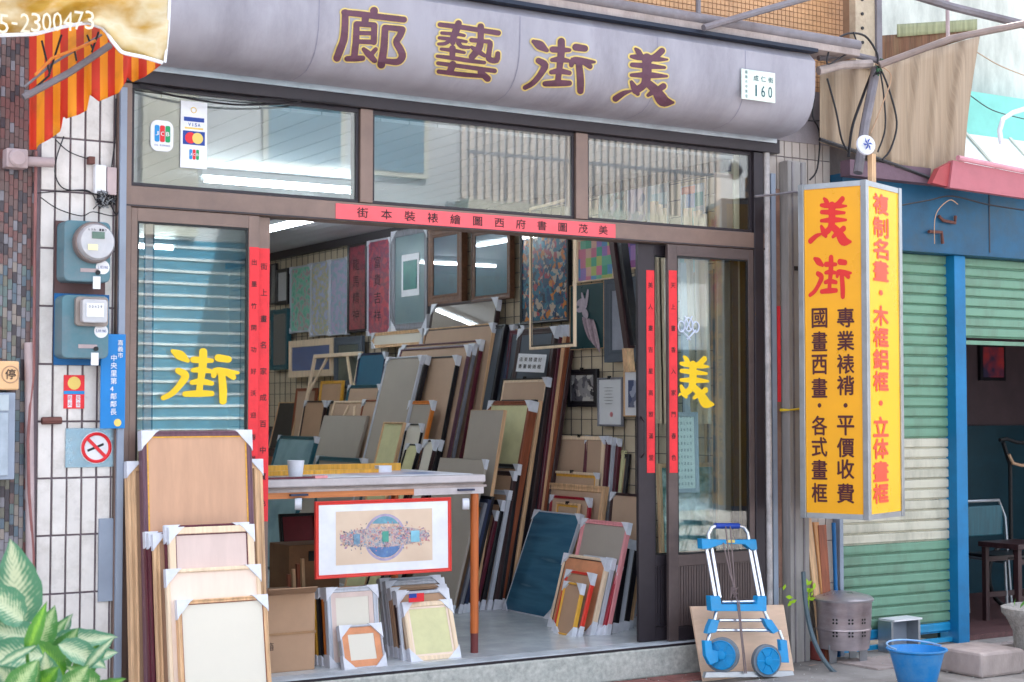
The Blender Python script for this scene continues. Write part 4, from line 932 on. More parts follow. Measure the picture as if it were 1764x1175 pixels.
g.tube([(x0, yb-.4, -.16), (x0, yb-.38, .28), (x0+.01, yb+.04, .3)], .013, 8); g.tube([(x1, yb-.4, -.16), (x1, yb-.38, .28), (x1-.01, yb+.04, .3)], .013, 8)
g.build('tube_frame', M_alur, t, smooth=True); MB().box(x0, x1, yb-.4, yb+.03, .3, .33).build('seat', M_black, t, bevel=.01); MB().box(x0+.02, x1-.02, yb+.06, yb+.085, .45, .7).build('backrest', teal, t, bevel=.01)
t = thing('wooden_stool', 'dark wooden stool at the right edge inside the bay', 'stool', (10.1, .35, -.16))
sx0, sx1 = W(1722, 950, .35).x, W(1722, 950, .35).x+.4
MB().box(sx0-.02, sx1+.02, .15, .55, .42, .46).build('seat', darkm, t, bevel=.005)
for xx in (sx0, sx1-.04):
    for yy in (.17, .49): MB().box(xx, xx+.04, yy, yy+.04, -.16, .418).build('leg', darkm, t)
for yy in (.18, .5): MB().box(sx0+.041, sx1-.041, yy, yy+.02, .02, .06).build('stretcher', darkm, t); MB().box(sx0+.041, sx1-.041, yy, yy+.02, .3, .34).build('stretcher', darkm, t)
t = thing('bicycle_handlebar', 'dark bicycle handlebar with brown grip showing in the bay', 'bicycle', (10.1, 1.1, -.16))
c0 = W(1735, 775, 1.1); MB().tube([W(1722, 758, 1.1), W(1735, 756, 1.1), W(1750, 762, 1.1), W(1775, 764, 1.1)], .016, 8).build('handlebar', M_black, t, smooth=True)
MB().tube([W(1738, 783, 1.05), W(1745, 798, 1.05), W(1760, 802, 1.05), W(1775, 800, 1.05)], .014, 8).build('grip', kraft, t, smooth=True)
MB().tube([W(1728, 762, 1.08), W(1740, 800, 1.1), (W(1740, 800, 1.1).x, 1.1, .25)], .018, 8).build('stem', M_black, t, smooth=True)
c1 = Vector((W(1740, 800, 1.1).x, 1.1, .1)); MB().tube([c1+Vector((.28*math.cos(q*math.pi/12), 0, .28*math.sin(q*math.pi/12)-.0)) for q in range(25)], .02, 8).build('wheel', M_black, t, smooth=True)

# ================================================================== opposite side of the street (mirrored in the panes)
ob = thing('opposite_building', 'pale building with corrugated upper wall and shutter across the street', 'building', (6, -13, -.2))
MB().box(-14, 34, -13.6, -13, -.2, 2.9).build('wall', mat('opposite_ground_wall', '#8b98a3', .8), ob)
MB().box(-14, 34, -13.6, -13, 2.9, 8.5).build('upper_wall', mat('opposite_cream_wall', '#c3c8cc', .8, var=.12, scale=1, dirt='#8a8f94'), ob)
M_cor = mat('corrugated_pale_sheet', '#d0c6be', .6, var=.06, bump=.05)
g = MB(); x = 12.3
while x < 17.4: g.box(x, x+.07, -13, -12.965, 4.75, 7.2); x += .14
o = g.build('corrugation', mat('corrugated_pale_sheet', '#d4cac2', .6, var=.06, bump=.05), ob); o['kind'] = 'stuff'
MB().box(12.2, 17.5, -13, -12.6, 4.45, 4.7).build('balcony_ledge', M_pale, ob)
MB().box(7.2, 8.0, -13, -12.9, 3.9, 8.4).build('pilaster', M_pale, ob)
for x0, z0, w_, h_ in ((9.0, 5.0, 1.3, 1.5), (10.6, 5.0, 1.1, 1.5), (18.2, 4.9, 1.6, 1.7), (4.0, 5.2, 1.5, 1.4)):
    f_ = MB().box(x0, x0+w_, -12.995, -12.95, z0, z0+h_).build('window', M_pale, ob); MB().box(x0+.08, x0+w_-.08, -12.948, -12.94, z0+.08, z0+h_-.08).build('pane', mat('opposite_window_blue', '#6f93a6', .2, bump=0), f_)
for k in range(9): MB().box(12.3+.55*k, 12.33+.55*k, -12.62, -12.6, 4.7, 5.4).build('railing_bar', M_alur, ob)
MB().box(12.2, 17.5, -12.63, -12.59, 5.4, 5.45).build('railing', M_alur, ob)
MB().slab([(8.4, -12.99, 4.35), (12.0, -12.99, 4.35), (12.0, -11.9, 3.95), (8.4, -11.9, 3.95)], (0, 0, -.05)).build('canopy', mat('opposite_teal_canopy', '#7fb2b8', .5), ob)
g = MB(); z = 0
while z < 3.8: g.box(4.2, 9.8, -12.995, -12.96, z, z+.034); z += .17
g.build('shutter_rib', mat('opposite_shutter_rib', '#dce8f0', .5), ob)
MB().box(4.2, 9.8, -12.99, -12.97, -.1, 3.85).build('shutter', mat('opposite_shutter_blue', '#4a8eac', .5), ob)
for x0 in (10.5, 13.2, 16.0, 19.0): MB().box(x0, x0+1.8, -12.99, -12.95, .1, 2.5).build('dark_window', mat('opposite_dark_window', '#1f3136', .3), ob)

carved = mat('carved_brown_frame', '#6a4632', .45, var=.3, scale=30, bump=1.0, bscale=55)
def along_y(m):
    '''the same wood with its grain running along the frame's long side'''
    k = m.name+'_upright'
    if k in MATS: return MATS[k]
    c = m.copy(); c.name = k
    for nd in c.node_tree.nodes:
        if nd.type == 'MAPPING' and nd.inputs['Scale'].default_value[2] < 1: nd.inputs['Scale'].default_value = (14, .9, 14)
    MATS[k] = c; return c
# ================================================================== picture frames
def make_frame(M, w, h, t=.03, mw=.035, mm=pine, bm=bcard, label='', guards='tTbB', gs=.075, rec=.012, group=None, name='picture_frame', cat='picture frame', inner=None, clip=False, glazed=None, gm=None, cross=None):
    """M: far-bottom corner, x right, y up, z towards viewer; face at z=0"""
    th = thing(name, label, cat, group=group, M=M); mm = along_y(mm)
    def B(mb, nm, m, **k): return mb.build(nm, m, th, local=True, **k)
    g = MB(); ch = min(.004, t*.2)
    def ringv(a, z): return [(a, a, z), (w-a, a, z), (w-a, h-a, z), (a, h-a, z)]
    rings = [ringv(0, -t), ringv(0, -ch), ringv(ch, 0), ringv(mw-ch, 0), ringv(mw, -ch), ringv(mw, -t)]
    if mw >= .018 and t >= .022 and mm.name.split('_upright')[0] not in ('pale_pine_wood',):
        rings = [ringv(0, -t), ringv(0, -t*.62), ringv(.002, -t*.6), ringv(.002, -t*.36), ringv(0, -t*.33), ringv(0, -.004), ringv(.003, 0), ringv(mw*.3, 0), ringv(mw*.42, -.004), ringv(mw*.7, -.006), ringv(mw*.8, -.003), ringv(mw*.93, -.003), ringv(mw, -.007), ringv(mw, -t)]
    for r in rings: g.v += [Vector(p) for p in r]
    for k in range(len(rings)):
        k2 = (k+1) % len(rings)
        for i in range(4):
            j = (i+1) % 4; g.f.append((k*4+i, k*4+j, k2*4+j, k2*4+i)); g.mi.append(0)
    B(g, 'moulding', mm)
    if bm is not None: B(MB().box(mw-.002, w-mw+.002, mw-.002, h-mw+.002, -t+.001, -min(rec, t*.7)), 'picture' if glazed else 'backing_board', bm)
    if glazed: B(MB().box(mw, w-mw, mw, h-mw, -min(rec, t*.7)+.002, -min(rec, t*.7)+.0035), 'glass_pane', M_glass2)
    if inner:
        a = mw; g = MB(); iw, im = inner
        z1 = -min(rec, t*.7)+.003
        g.box(a, w-a, a, a+iw, z1-.002, z1); g.box(a, w-a, h-a-iw, h-a, z1-.002, z1); g.box(a, a+iw, a+iw, h-a-iw, z1-.002, z1); g.box(w-a-iw, w-a, a+iw, h-a-iw, z1-.002, z1)
        B(g, 'inner_lip', im)
    if cross:
        z1 = -.003
        for (ax, ay, bx_, by_) in cross:
            p = Vector((ax*w, ay*h, z1)); q = Vector((bx_*w, by_*h, z1)); e = (q-p).normalized(); nn = Vector((-e.y, e.x, 0))*.016
            B(MB().slab([p-nn, q-nn, q+nn, p+nn], (0, 0, -.016)), 'brace', mm)
    e = .003
    for c_ in guards:
        sx = -1 if c_ in 'TB' else 1; sy = -1 if c_ in 'tT' else 1      # t/T top left/right, b/B bottom
        ox = w+e if sx < 0 else -e; oy = h+e if sy < 0 else -e
        s1, s2 = gs*rk.uniform(.92, 1.08), gs*rk.uniform(.92, 1.08)
        tri = [(ox, oy), (ox+sx*s1, oy), (ox+sx*.006, oy+sy*s2)]
        if c_ in 'tT': tri = [(ox, oy), (ox+sx*s1, oy), (ox+sx*s1*.8, oy+sy*.012), (ox+sx*.012, oy+sy*s2*.8), (ox, oy+sy*s2)]
        else: tri = [(ox, oy), (ox+sx*s1, oy), (ox+sx*s1*.8, oy+sy*.012), (ox+sx*.012, oy+sy*s2*.8), (ox, oy+sy*s2)]
        n_ = len(tri); g = MB(); g.v = [Vector((x, y, .0035)) for x, y in tri]+[Vector((x, y, -t-.003)) for x, y in tri]
        g.f = [tuple(range(n_)), tuple(range(n_, 2*n_))[::-1]]+[(i, n_+i, n_+(i+1) % n_, (i+1) % n_) for i in range(n_)]; g.mi = [0]*len(g.f)
        B(g, 'corner_guard', gm or M_wplas)
    if clip:
        g = MB()
        for dx in (-.014, .006): g.box(w*.5+dx, w*.5+dx+.008, h-.012, h+.012, -.01, .006)
        B(g, 'hanging_clip', M_black)
    return th
def basis(o, x, y):
    x = x.normalized(); y = y.normalized(); z = x.cross(y)
    return Matrix.Translation(o) @ Matrix((x, y, z)).transposed().to_4x4()
def lean(tn, Xt, low, far, t=.03, label='', zb=0.0, wmin=.12, tilt=None, wfix=None, **k):
    """frame leaning on the right-hand wall: tn = near top corner, low = lower point of the near edge, far = picture column of the far top corner"""
    P = WX(tn[0], tn[1], Xt)
    if tilt is None:
        Q = W(low[0], low[1], P.y); d_ = Q-P; Bp = P + d_*((zb-P.z)/d_.z)
        Bp.x = min(Bp.x, P.x-.03)
    else: Bp = Vector((P.x-tilt, P.y, zb))
    u = P-Bp; h = u.length
    if wfix: s = wfix
    else:
        lo, hi = 0, 4
        for _ in range(40):
            m_ = (lo+hi)/2
            if PRX(P+Vector((0, m_, 0))) > far: lo = m_
            else: hi = m_
        s = max(wmin, lo)
    o = Bp+Vector((0, s, 0))
    return make_frame(basis(o, Vector((0, -1, 0)), u), s, h, t, label=label, **k)
def street(tl, tr, Yt, Yb, zb, t=.03, label='', **k):
    """frame leaning on something behind, facing the street"""
    a = W(tl[0], tl[1], Yt); b = W(tr[0], tr[1], Yt); zt = (a.z+b.z)/2
    u = Vector((0, Yt-Yb, zt-zb)); return make_frame(basis(Vector((a.x, Yb, zb)), Vector((1, 0, 0)), u), b.x-a.x, u.length, t, label=label, **k)

# ---- stack in front of the left door, on the street
G1 = 'frames stacked in front of the left door'
street((219, 795), (452, 792), -.10, -.24, -.2, .05, 'tall pine frame standing behind the others at the far left of the outdoor stack', mm=pine, bm=kraft, mw=.05, group=G1, gs=.085)
street((244, 742), (433, 742), -.155, -.31, -.2, .055, 'tallest outdoor frame with pinkish plywood back and purple brown moulding', mm=purp, bm=ply, mw=.028, inner=(.008, goldw), group=G1, gs=.105, rec=.01)
street((250, 915), (420, 912), -.23, -.37, -.2, .03, 'rearmost maroon edged frame beside the pair with doubled white corners', mm=maroon, bm=ply, mw=.03, group=G1, gs=.08)
street((256, 917), (424, 914), -.265, -.405, -.2, .03, 'middle dark red frame in the outdoor stack with doubled corner guards', mm=maroon, bm=ply, mw=.03, group=G1, gs=.08)
street((264, 920), (428, 916), -.30, -.44, -.2, .028, 'pine frame with plywood back directly behind the pinkish one', mm=pine, bm=ply, mw=.035, group=G1, gs=.08)
street((284, 904), (428, 902), -.335, -.475, -.2, .022, 'outdoor frame with maroon edge just behind the pinkish backed frame', mm=maroon, bm=plypk, mw=.03, group=G1, gs=.09)
street((291, 908), (437, 905), -.37, -.505, -.2, .03, 'outdoor pale wood frame with pinkish white backing', mm=pinel, bm=plypk, mw=.035, inner=(.006, maroon), group=G1, gs=.09)
street((286, 980), (448, 974), -.41, -.535, -.2, .03, 'outdoor pale wood frame with cream plywood backing, second from the front', mm=pinel, bm=plyl, mw=.02, group=G1, gs=.09)
street((305, 1033), (460, 1026), -.45, -.57, -.2, .035, 'frontmost outdoor frame with plain white backing and wood edge', mm=pine, bm=wcard, mw=.022, inner=(.004, brownw), group=G1, gs=.095)

# ---- frames under the table facing the street
G2 = 'small frames standing under the worktable'
for i, (dx, c_, lb) in enumerate(((0, orangew, 'leftmost'), (8, goldw, 'second'), (16, blackm, 'third'), (25, orangew, 'fourth'))):
    street((532+dx, 1013-i), (640+dx*.4, 1010), .47-.045*i, .42-.05*i, 0, .038, lb+' small frame from the left under the table, '+('orange' if c_ is orangew else 'gold' if c_ is goldw else 'black')+' edge and white guards', mm=c_, bm=kraft, mw=.03, group=G2, gs=.07)
street((562, 1012), (650, 1009), .28, .22, 0, .04, 'small white cornered frame with pale blue card under the hanging print', mm=lgrey, bm=wcard, mw=.03, group=G2, gs=.08, inner=(.03, plypk))
street((584, 1078), (656, 1074), .2, .12, 0, .035, 'lowest small frame with octagonal orange mount at the threshold', mm=lgrey, bm=wcard, mw=.012, group=G2, gs=.085, inner=(.04, orgmat))
for i, (p, q, c_, lb) in enumerate((((654, 998), (758, 990), lgrey, 'rearmost grey'), ((664, 1002), (764, 995), lgrey, 'second grey'), ((672, 1012), (768, 1008), kraft, 'plywood backed'), ((681, 1018), (770, 1012), darkm, 'dark edged'))):
    street(p, q, .56-.055*i, .44-.05*i, 0, .04, lb+' frame of the right hand small stack under the table', mm=c_, bm=bcard, mw=.03, group=G2, gs=.08)
street((683, 1020), (772, 1014), .34, .25, 0, .02, 'small frame with a blue label and tiny red and blue flag card', mm=lgrey, bm=kraft, mw=.02, group=G2, gs=.09)
street((693, 1037), (777, 1034), .3, .18, 0, .035, 'front small frame with pale yellow backing paper under the print', mm=pinel, bm=ycard, mw=.03, group=G2, gs=.09, inner=(.012, plyl))
t = thing('flag_card', 'tiny card printed with a red and blue flag on a small frame', 'card', W(715, 1032, .27))
a = W(704, 1023, .262); b = W(730, 1036, .262); MB().box(a.x, b.x, .258, .262, b.z, a.z).build('card', M_cred, t); MB().box(a.x, (a.x+b.x)/2, .256, .2578, (a.z+b.z)/2, a.z).build('canton', M_cblue, t)

# ---- group leaning on the right wall, near the doorway
G3 = 'frames leaning in the right front cluster'
K = dict(group=G3)
lean((1040, 752), 6.86, (1036, 830), 957, .03, 'upright pine backed frame with two black clips on top of the right cluster', mm=pinel, bm=bcard, mw=.03, gs=.06, clip=True, **K)
for i, (x, c_, nm) in enumerate(((1048, maroon, 'dark red'), (1056, lgrey, 'pale grey'), (1066, maroon, 'maroon'))):
    lean((x, 752+i*2), 6.87+.03*i, (x-6, 830), x-40, .03, nm+' edged upright frame right of the clipped pine frame', mm=c_, bm=bcard, gs=.06, guards='tT', wfix=.3, **K)
lean((1075, 776), 6.95, (1070, 830), 1050, .03, 'olive edged short frame behind the maroon upright one', mm=ycard, bm=kraft, guards='', wfix=.2, **K)
lean((1083, 782), 6.955, (1078, 830), 1055, .025, 'black edged short frame nearest the wire grid', mm=blackm, bm=kraft, guards='', wfix=.2, **K)
lean((1028, 815), 6.78, (1026, 850), 943, .025, 'low gold lined frame with a black clip, half hidden in the right cluster', mm=pinel, bm=bcard, mw=.02, inner=(.02, goldw), gs=.05, clip=True, **K)
lean((1043, 838), 6.74, (1036, 890), 920, .035, 'wide natural wood frame behind the blue canvas', mm=pine, bm=bcard, mw=.05, gs=.05, guards='', **K)
lean((1110, 852), 6.74, (1106, 900), 1052, .035, 'dark frame with beige back and white corners beside the door edge', mm=darkm, bm=bcard, mw=.02, gs=.08, **K)
lean((1015, 858), 6.66, (1012, 890), 948, .03, 'crimson edged small frame resting against the wide wood frame', mm=crim, bm=bcard, mw=.02, gs=.07, **K)
lean((997, 868), 6.63, (995, 890), 957, .02, 'tiny gold frame with a clip above the blue canvas', mm=pine, bm=bcard, mw=.015, gs=.03, inner=(.015, goldw), clip=True, guards='', **K)
lean((1001, 886), 6.58, (945, 1065), 921, .03, 'blue seascape painting with white cornered edges leaning in the doorway', name='painting', cat='painting', mm=lgrey, bm=art('blue_seascape', ['#274c66', '#2f5d7a', '#3a6c86', '#2c546e', '#6f97a4'], 1.6, (.8, 7, 1), 'noise', .25), mw=.012, gs=.08, rec=.003)
# stack edges right of the pink frame
cols = [(1100, redm, 'bright red'), (1096, lgrey, 'pale blue grey'), (1092, pine, 'tan'), (1086, blackm, 'black'), (1076, lgrey, 'silver grey'), (1068, blackm, 'thin black')]
for i, (x, c_, nm) in enumerate(cols):
    lean((x+10, 938-i*2), 6.70-.065*i, (x-12, 1080), 1040, .045, '%s edged frame, number %d counting from the door, in the low right stack' % (nm, i+1), mm=c_, bm=kraft, guards='TB', gs=.07, wfix=.3, **K)
lean((1083, 901), 6.36, (1047, 1080), 1003, .03, 'pink frame with grey backing in the doorway cluster', mm=pinkm, bm=gcard, mw=.03, gs=.085, **K)
lean((1068, 975), 6.30, (1040, 1080), 1010, .028, 'red edged short frame just in front of the pink frame', mm=crim, bm=kraft, guards='TB', gs=.07, wfix=.3, **K)
lean((1056, 962), 6.26, (1030, 1085), 990, .03, 'pale grey edged frame behind the orange backed one', mm=lgrey, bm=kraft, guards='TB', gs=.08, wfix=.35, **K)
lean((1046, 963), 6.22, (1020, 1080), 972, .035, 'frame with orange hardboard back at the front of the doorway cluster', mm=pinel, bm=orgmat, mw=.02, gs=.09, inner=(.006, darkm), **K)
lean((1022, 988), 6.10, (1000, 1080), 976, .03, 'small frame with vivid red edge leaning in front of the orange hardboard', mm=redm, bm=kraft, mw=.018, gs=.075, **K)
lean((1003, 1006), 6.02, (988, 1080), 972, .03, 'smallest foremost frame with gold left edge in the doorway', mm=goldw, bm=kraft, mw=.014, gs=.07, **K)

# ---- tall stack in the middle
G4 = 'tall frames leaning against the right wall'
K = dict(group=G4)
edges = [(988, 562, 6.95, darkm, 'dark brown', 940, 900), (980, 560, 6.92, brownw, 'red brown', 935, 900), (972, 560, 6.89, pine, 'light wood', 930, 900), (966, 562, 6.86, maroon, 'maroon', 925, 900)]
for i, (x, y, Xt, c_, nm, lx, ly) in enumerate(edges):
    lean((x, y), Xt, (lx, ly), 0, .035, '%s edged tall frame, number %d from the wall in the tall middle stack' % (nm, i+1), mm=c_, bm=slate, guards='TB', gs=.09, wfix=.75, **K)
lean((958, 562), 6.82, (912, 900), 893, .035, 'tall frame with slate grey back behind the white lettered card', mm=darkm, bm=slate, mw=.05, gs=.1, **K)
lean((943, 650), 6.74, (905, 900), 865, .04, 'tall frame with beige back and black side in the middle stack', mm=blackm, bm=bcard, mw=.012, gs=.08, inner=(.02, pinel), guards='T', clip=True, **K)
for i, (x, y, Xt, c_, nm) in enumerate(((930, 690, 6.66, pine, 'light wood'), (922, 688, 6.63, blackm, 'black'))):
    lean((x, y), Xt, (x-34, 920), 0, .028, '%s tall moulded frame just right of the broad red brown one' % nm, mm=c_, bm=kraft, guards='B', wfix=.5, **K)
lean((914, 690), 6.58, (872, 930), 842, .075, 'broad red brown wooden frame with green tinted paper back', mm=brownw, bm=ycard, mw=.035, gs=.09, **K)
for i, (x, y, Xt, c_, nm) in enumerate(((893, 800, 6.46, blackm, 'black'), (886, 812, 6.42, darkm, 'dark brown'), (877, 845, 6.37, lgrey, 'white edged'), (866, 862, 6.33, blackm, 'slim black'), (856, 880, 6.29, maroon, 'maroon'))):
    lean((x, y), Xt, (x-30, 1010), 0, .03, '%s frame, number %d behind the table leg' % (nm, i+1), mm=c_, bm=kraft, guards='TB', gs=.08, wfix=.45, **K)
lean((868, 706), 6.34, (845, 850), 811, .03, 'grey faced board with light wood side behind the table corner', name='grey_board', cat='board', mm=pine, bm=gcard, mw=.005, rec=.001, guards='', **K)
for i, (x, y, Xt, c_, nm) in enumerate(((848, 855, 6.2, blackm, 'deep black'), (842, 860, 6.16, navy, 'navy blue'), (835, 866, 6.12, greym, 'silver grey'))):
    lean((x, y), Xt, (x-32, 1000), 0, .026, '%s edged low frame left of the table leg' % nm, mm=c_, bm=kraft, guards='B', gs=.08, wfix=.4, **K)
lean((838, 792), 6.13, (786, 1020), 758, .02, 'large grey backed frame standing behind the hanging print', mm=gcard, bm=gcard, mw=.01, rec=.001, gs=.07, guards='TB', **K)

# ---- farther stack
G5 = 'frames leaning deeper inside the shop'
K = dict(group=G5)
lean((905, 556), 6.93, (870, 700), 0, .04, 'very dark frame edge left of the slate backed frame', mm=blackm, bm=slate, guards='T', gs=.1, wfix=.5, **K)
lean((885, 560), 6.88, (850, 760), 0, .04, 'navy blue edged frame left of the slate backed frame', mm=navy, bm=slate, guards='T', gs=.09, wfix=.5, **K)
lean((870, 558), 6.84, (835, 760), 0, .04, 'black edged frame beside the navy blue one', mm=blackm, bm=slate, guards='', wfix=.5, **K)
lean((858, 512), 6.90, (835, 680), 744, .04, 'large glazed frame with white corners topping the far stack', mm=darkm, bm=gcard, mw=.025, gs=.11, glazed=True, **K)
lean((850, 556), 6.82, (825, 720), 732, .035, 'large light wood frame with beige back below the glazed one', mm=pine, bm=bcard, mw=.012, gs=.09, inner=(.01, darkm), guards='tT', **K)
lean((829, 585), 6.76, (790, 800), 693, .035, 'beige backed frame with maroon side and white corners', mm=maroon, bm=bcard, mw=.014, gs=.1, **K)
lean((818, 592), 6.70, (776, 800), 688, .03, 'beige backed frame with grey side just in front of the maroon one', mm=greym, bm=bcard, mw=.014, gs=.1, **K)
lean((808, 594), 6.66, (768, 800), 690, .03, 'beige backed frame with purple brown side in the far stack', mm=purp, bm=bcard, mw=.014, gs=.1, guards='T', **K)
lean((788, 612), 6.60, (752, 800), 722, .04, 'brownish backed frame with black side and a single white corner', mm=blackm, bm=bcard, mw=.014, gs=.09, **K)
lean((735, 612), 6.55, (700, 760), 668, .045, 'grey backed tall frame with black sides in the far stack', mm=blackm, bm=gcard, mw=.01, gs=.085, inner=(.014, lgrey), **K)
lean((727, 612), 6.51, (692, 760), 666, .03, 'foremost grey backed tall frame of the far stack', mm=lgrey, bm=gcard, mw=.016, gs=.085, **K)
lean((747, 690), 6.42, (722, 800), 705, .03, 'orange wood frame with a white corner standing among grey ones', mm=orangew, bm=gcard, mw=.03, gs=.09, **K)
lean((728, 730), 6.36, (716, 790), 700, .03, 'short black topped frame left of the orange one', mm=blackm, bm=wcard, mw=.012, gs=.08, **K)
lean((760, 758), 6.34, (748, 800), 738, .03, 'pair member with black side and tall white corner behind the table', mm=blackm, bm=gcard, mw=.014, gs=.09, **K)
lean((750, 758), 6.30, (740, 800), 730, .03, 'black sided frame with white corner just left of its twin', mm=darkm, bm=wcard, mw=.014, gs=.09, **K)
lean((722, 765), 6.28, (712, 800), 700, .025, 'small frame with black edge and white corner near the orange one', mm=blackm, bm=ycard, mw=.012, gs=.07, **K)
lean((695, 727), 6.33, (680, 790), 660, .03, 'low cream backed wood frame in front of the grey backed frames', mm=pine, bm=ycard, mw=.016, guards='', **K)
lean((665, 688), 6.50, (648, 780), 625, .03, 'wood frame with red brown side left of the grey backed frames', mm=brownw, bm=bcard, mw=.016, gs=.08, **K)
lean((664, 606), 6.84, (652, 690), 618, .03, 'blue faced frame in the far part of the shop', mm=navy, bm=art('blue_faced_card', ['#17506e', '#1d5f7c', '#2a6d84'], 2, kind='noise'), mw=.02, gs=.07, **K)
lean((655, 662), 6.72, (640, 740), 600, .03, 'frame with teal top bar and pale beige back', mm=teal, bm=bcard, mw=.03, gs=.07, **K)
lean((622, 605), 6.86, (600, 720), 540, .025, 'bare stretcher frame with diagonal corner braces', name='stretcher_frame', cat='stretcher frame', mm=pinel, bm=None, mw=.04, guards='', cross=((.02, .8, .3, .98), (.98, .8, .72, .98), (.05, .5, .95, .5)), **K)
lean((640, 690), 6.60, (622, 760), 575, .022, 'small stretcher canvas back with two diagonal braces', name='stretcher_frame', cat='stretcher frame', mm=pinel, bm=bcard, mw=.02, guards='', cross=((.2, .75, .42, .97), (.78, .75, .58, .97)), **K)
lean((632, 716), 6.45, (612, 790), 558, .03, 'plain grey board in front of the stretchers', name='grey_board', cat='board', mm=gcard, bm=gcard, mw=.01, rec=.001, guards='', **K)
lean((545, 752), 6.35, (535, 790), 480, .04, 'dark framed pale blue drawing behind the table', name='framed_drawing', cat='framed drawing', mm=teal, bm=art('pale_blue_drawing', ['#5d8390', '#7fa0aa', '#6c929c'], 5, kind='noise'), mw=.03, gs=.06, **K)
lean((560, 690), 6.75, (545, 780), 525, .03, 'kraft backed frame standing behind the stretcher frame', mm=darkm, bm=kraft, mw=.015, gs=.07, **K)
lean((515, 692), 6.85, (495, 780), 480, .03, 'thin wood edged dark frame at the far left of the shop stacks', mm=pine, bm=blackm, mw=.012, guards='', **K)
lean((625, 790), 6.2, (620, 800), 545, .05, 'low teal topped frame just behind the table', mm=teal, bm=gcard, mw=.04, gs=.07, tilt=.05, **K)

# clutter low at the far end
for i, (px, w_, h_, m, lb) in enumerate(((470, .5, 1.1, darkm, 'dark brown cabinet at the far left end of the shop'), (520, .4, .95, brownw, 'brown low cupboard deep in the shop'))):
    P = WX(px, 700, 6.5); t = thing('cabinet', lb, 'cabinet', (P.x, P.y, 0)); MB().box(6.5, 6.95, P.y-.2, P.y+w_, 0, h_).build('body', m, t, bevel=.004); MB().box(6.485, 6.499, P.y-.15, P.y+w_-.05, .1, h_-.08).build('door', darkm if i else brownw, t)
for i, (px, py, m, b_, g_, lb) in enumerate(((497, 735, darkm, slate, '', 'short dark brown frame edge at the far left corner of the crowded back row'), (512, 700, pine, kraft, 'tT', 'kraft backed wood frame between the back cabinet and the stretcher frame'),
  (528, 745, teal, gcard, 'tT', 'teal frame with white corners low beside the stretcher frame'), (545, 668, brownw, bcard, '', 'brown frame seen through the upper opening of the stretcher frame'),
  (572, 700, greym, slate, 'tT', 'grey frame with white corners seen through the stretcher frame'), (590, 655, goldw, kraft, '', 'gold edged frame half hidden behind the stretcher frame brace'),
  (604, 690, blackm, bcard, 'tT', 'black edged frame between the stretcher frame and the beige canvas back'))):
    lean((px, py), 6.9-.02*i, (px-14, 790), 0, .03, lb, mm=m, bm=b_, mw=.03, gs=.08, guards=g_, wfix=.5, **K)
# ---- hung pictures on the right wall
def hung(tl, br, X, t=.03, label='', **k):
    a = WX(tl[0], tl[1], X); b = WX(br[0], br[1], X)
    return make_frame(basis(Vector((X, a.y, b.z)), Vector((0, -1, 0)), Z_), a.y-b.y, a.z-b.z, t, label=label, cat=k.pop('cat', 'picture'), name=k.pop('name', 'hung_picture'), **k)
G6 = 'pictures hung on the right inside wall'
hung((464, 455), (474, 524), 6.94, label='narrow dark mirror frame at the far left end of the picture wall', mm=blackm, bm=slate, mw=.02, guards='', glazed=True, group=G6)
hung((475, 465), (495, 523), 6.94, label='small mirror in a black frame high on the picture wall', mm=blackm, bm=lgrey, mw=.04, guards='', glazed=True, group=G6)
hung((466, 535), (494, 636), 6.9, .05, label='tall dark octagonal mirror hung low at the far end', mm=teal, bm=slate, mw=.05, gs=.12, gm=teal, glazed=True, group=G6)
hung((499, 461), (534, 571), 6.93, label='green flower picture with clipped corners', mm=lgrey, bm=art('green_flower_print', ['#4f9c84', '#6fc0a4', '#86c6b6', '#c890a0', '#5aa890'], 26, kind='noise'), mw=.02, gs=.07, group=G6)
hung((534, 454), (566, 577), 6.93, label='lilac flower picture, left one of the pair', mm=lgrey, bm=art('lilac_flower_print', ['#9aa8c8', '#b4bcdc', '#a8b0c8', '#c8b87c', '#86aab8', '#b8a8cc'], 26, kind='noise'), mw=.015, gs=.06, group=G6)
hung((567, 448), (598, 576), 6.93, label='lilac and pink picture, right one of the pair', mm=lgrey, bm=art('lilac_pink_print', ['#a8aacb', '#bcaac8', '#8ab0c0', '#c898b4'], 24, kind='noise'), mw=.015, gs=.06, group=G6)
crimart = art('crimson_calligraphy', ['#94203e', '#a52c4a', '#982842', '#6a1c3c', '#ab3250'], 20, (1, 1, .6), 'noise', .3)
hung((598, 422), (630, 571), 6.92, .045, label='dark framed crimson calligraphy panel', mm=blackm, bm=crimart, mw=.03, guards='', glazed=True, group=G6)
hung((632, 415), (671, 575), 6.93, .03, label='grey framed crimson calligraphy panel right of the dark framed one', mm=lgrey, bm=art('crimson_print', ['#c23a58', '#b23454', '#7a3a60', '#cc4a5e', '#bc3a55'], 18, (1, 1, 1.5), 'noise', .3), mw=.02, gs=.07, glazed=True, group=G6)
for (x_, ya, yb, c_) in ((613, 445, 560, 4), (650, 440, 562, 4)):
    for k in range(c_):
        L = MB(); c0 = WX(x_, ya+(yb-ya)*(k+.4)/c_, 6.87); put(L, ('龍馬精神' if x_ < 630 else '富貴吉祥')[k], c0, Vector((0, -1, 0)), Z_, .15, .12, .0)
        tag(L.build('brushed_character', M_ink), 'brushed black character %s of the column on the %s crimson panel' % (('at the top', 'second from the top', 'third from the top', 'at the bottom')[k], 'dark framed' if x_ < 630 else 'grey framed'), 'lettering')
t = hung((674, 400), (735, 565), 6.9, .05, label='large grey green frame holding a small teal picture in white', mm=greym, bm=art('blue_grey_mount', ['#5d7f8c', '#7a949a', '#486f80'], 2, kind='noise'), mw=.06, gs=.12, glazed=True, group=G6)
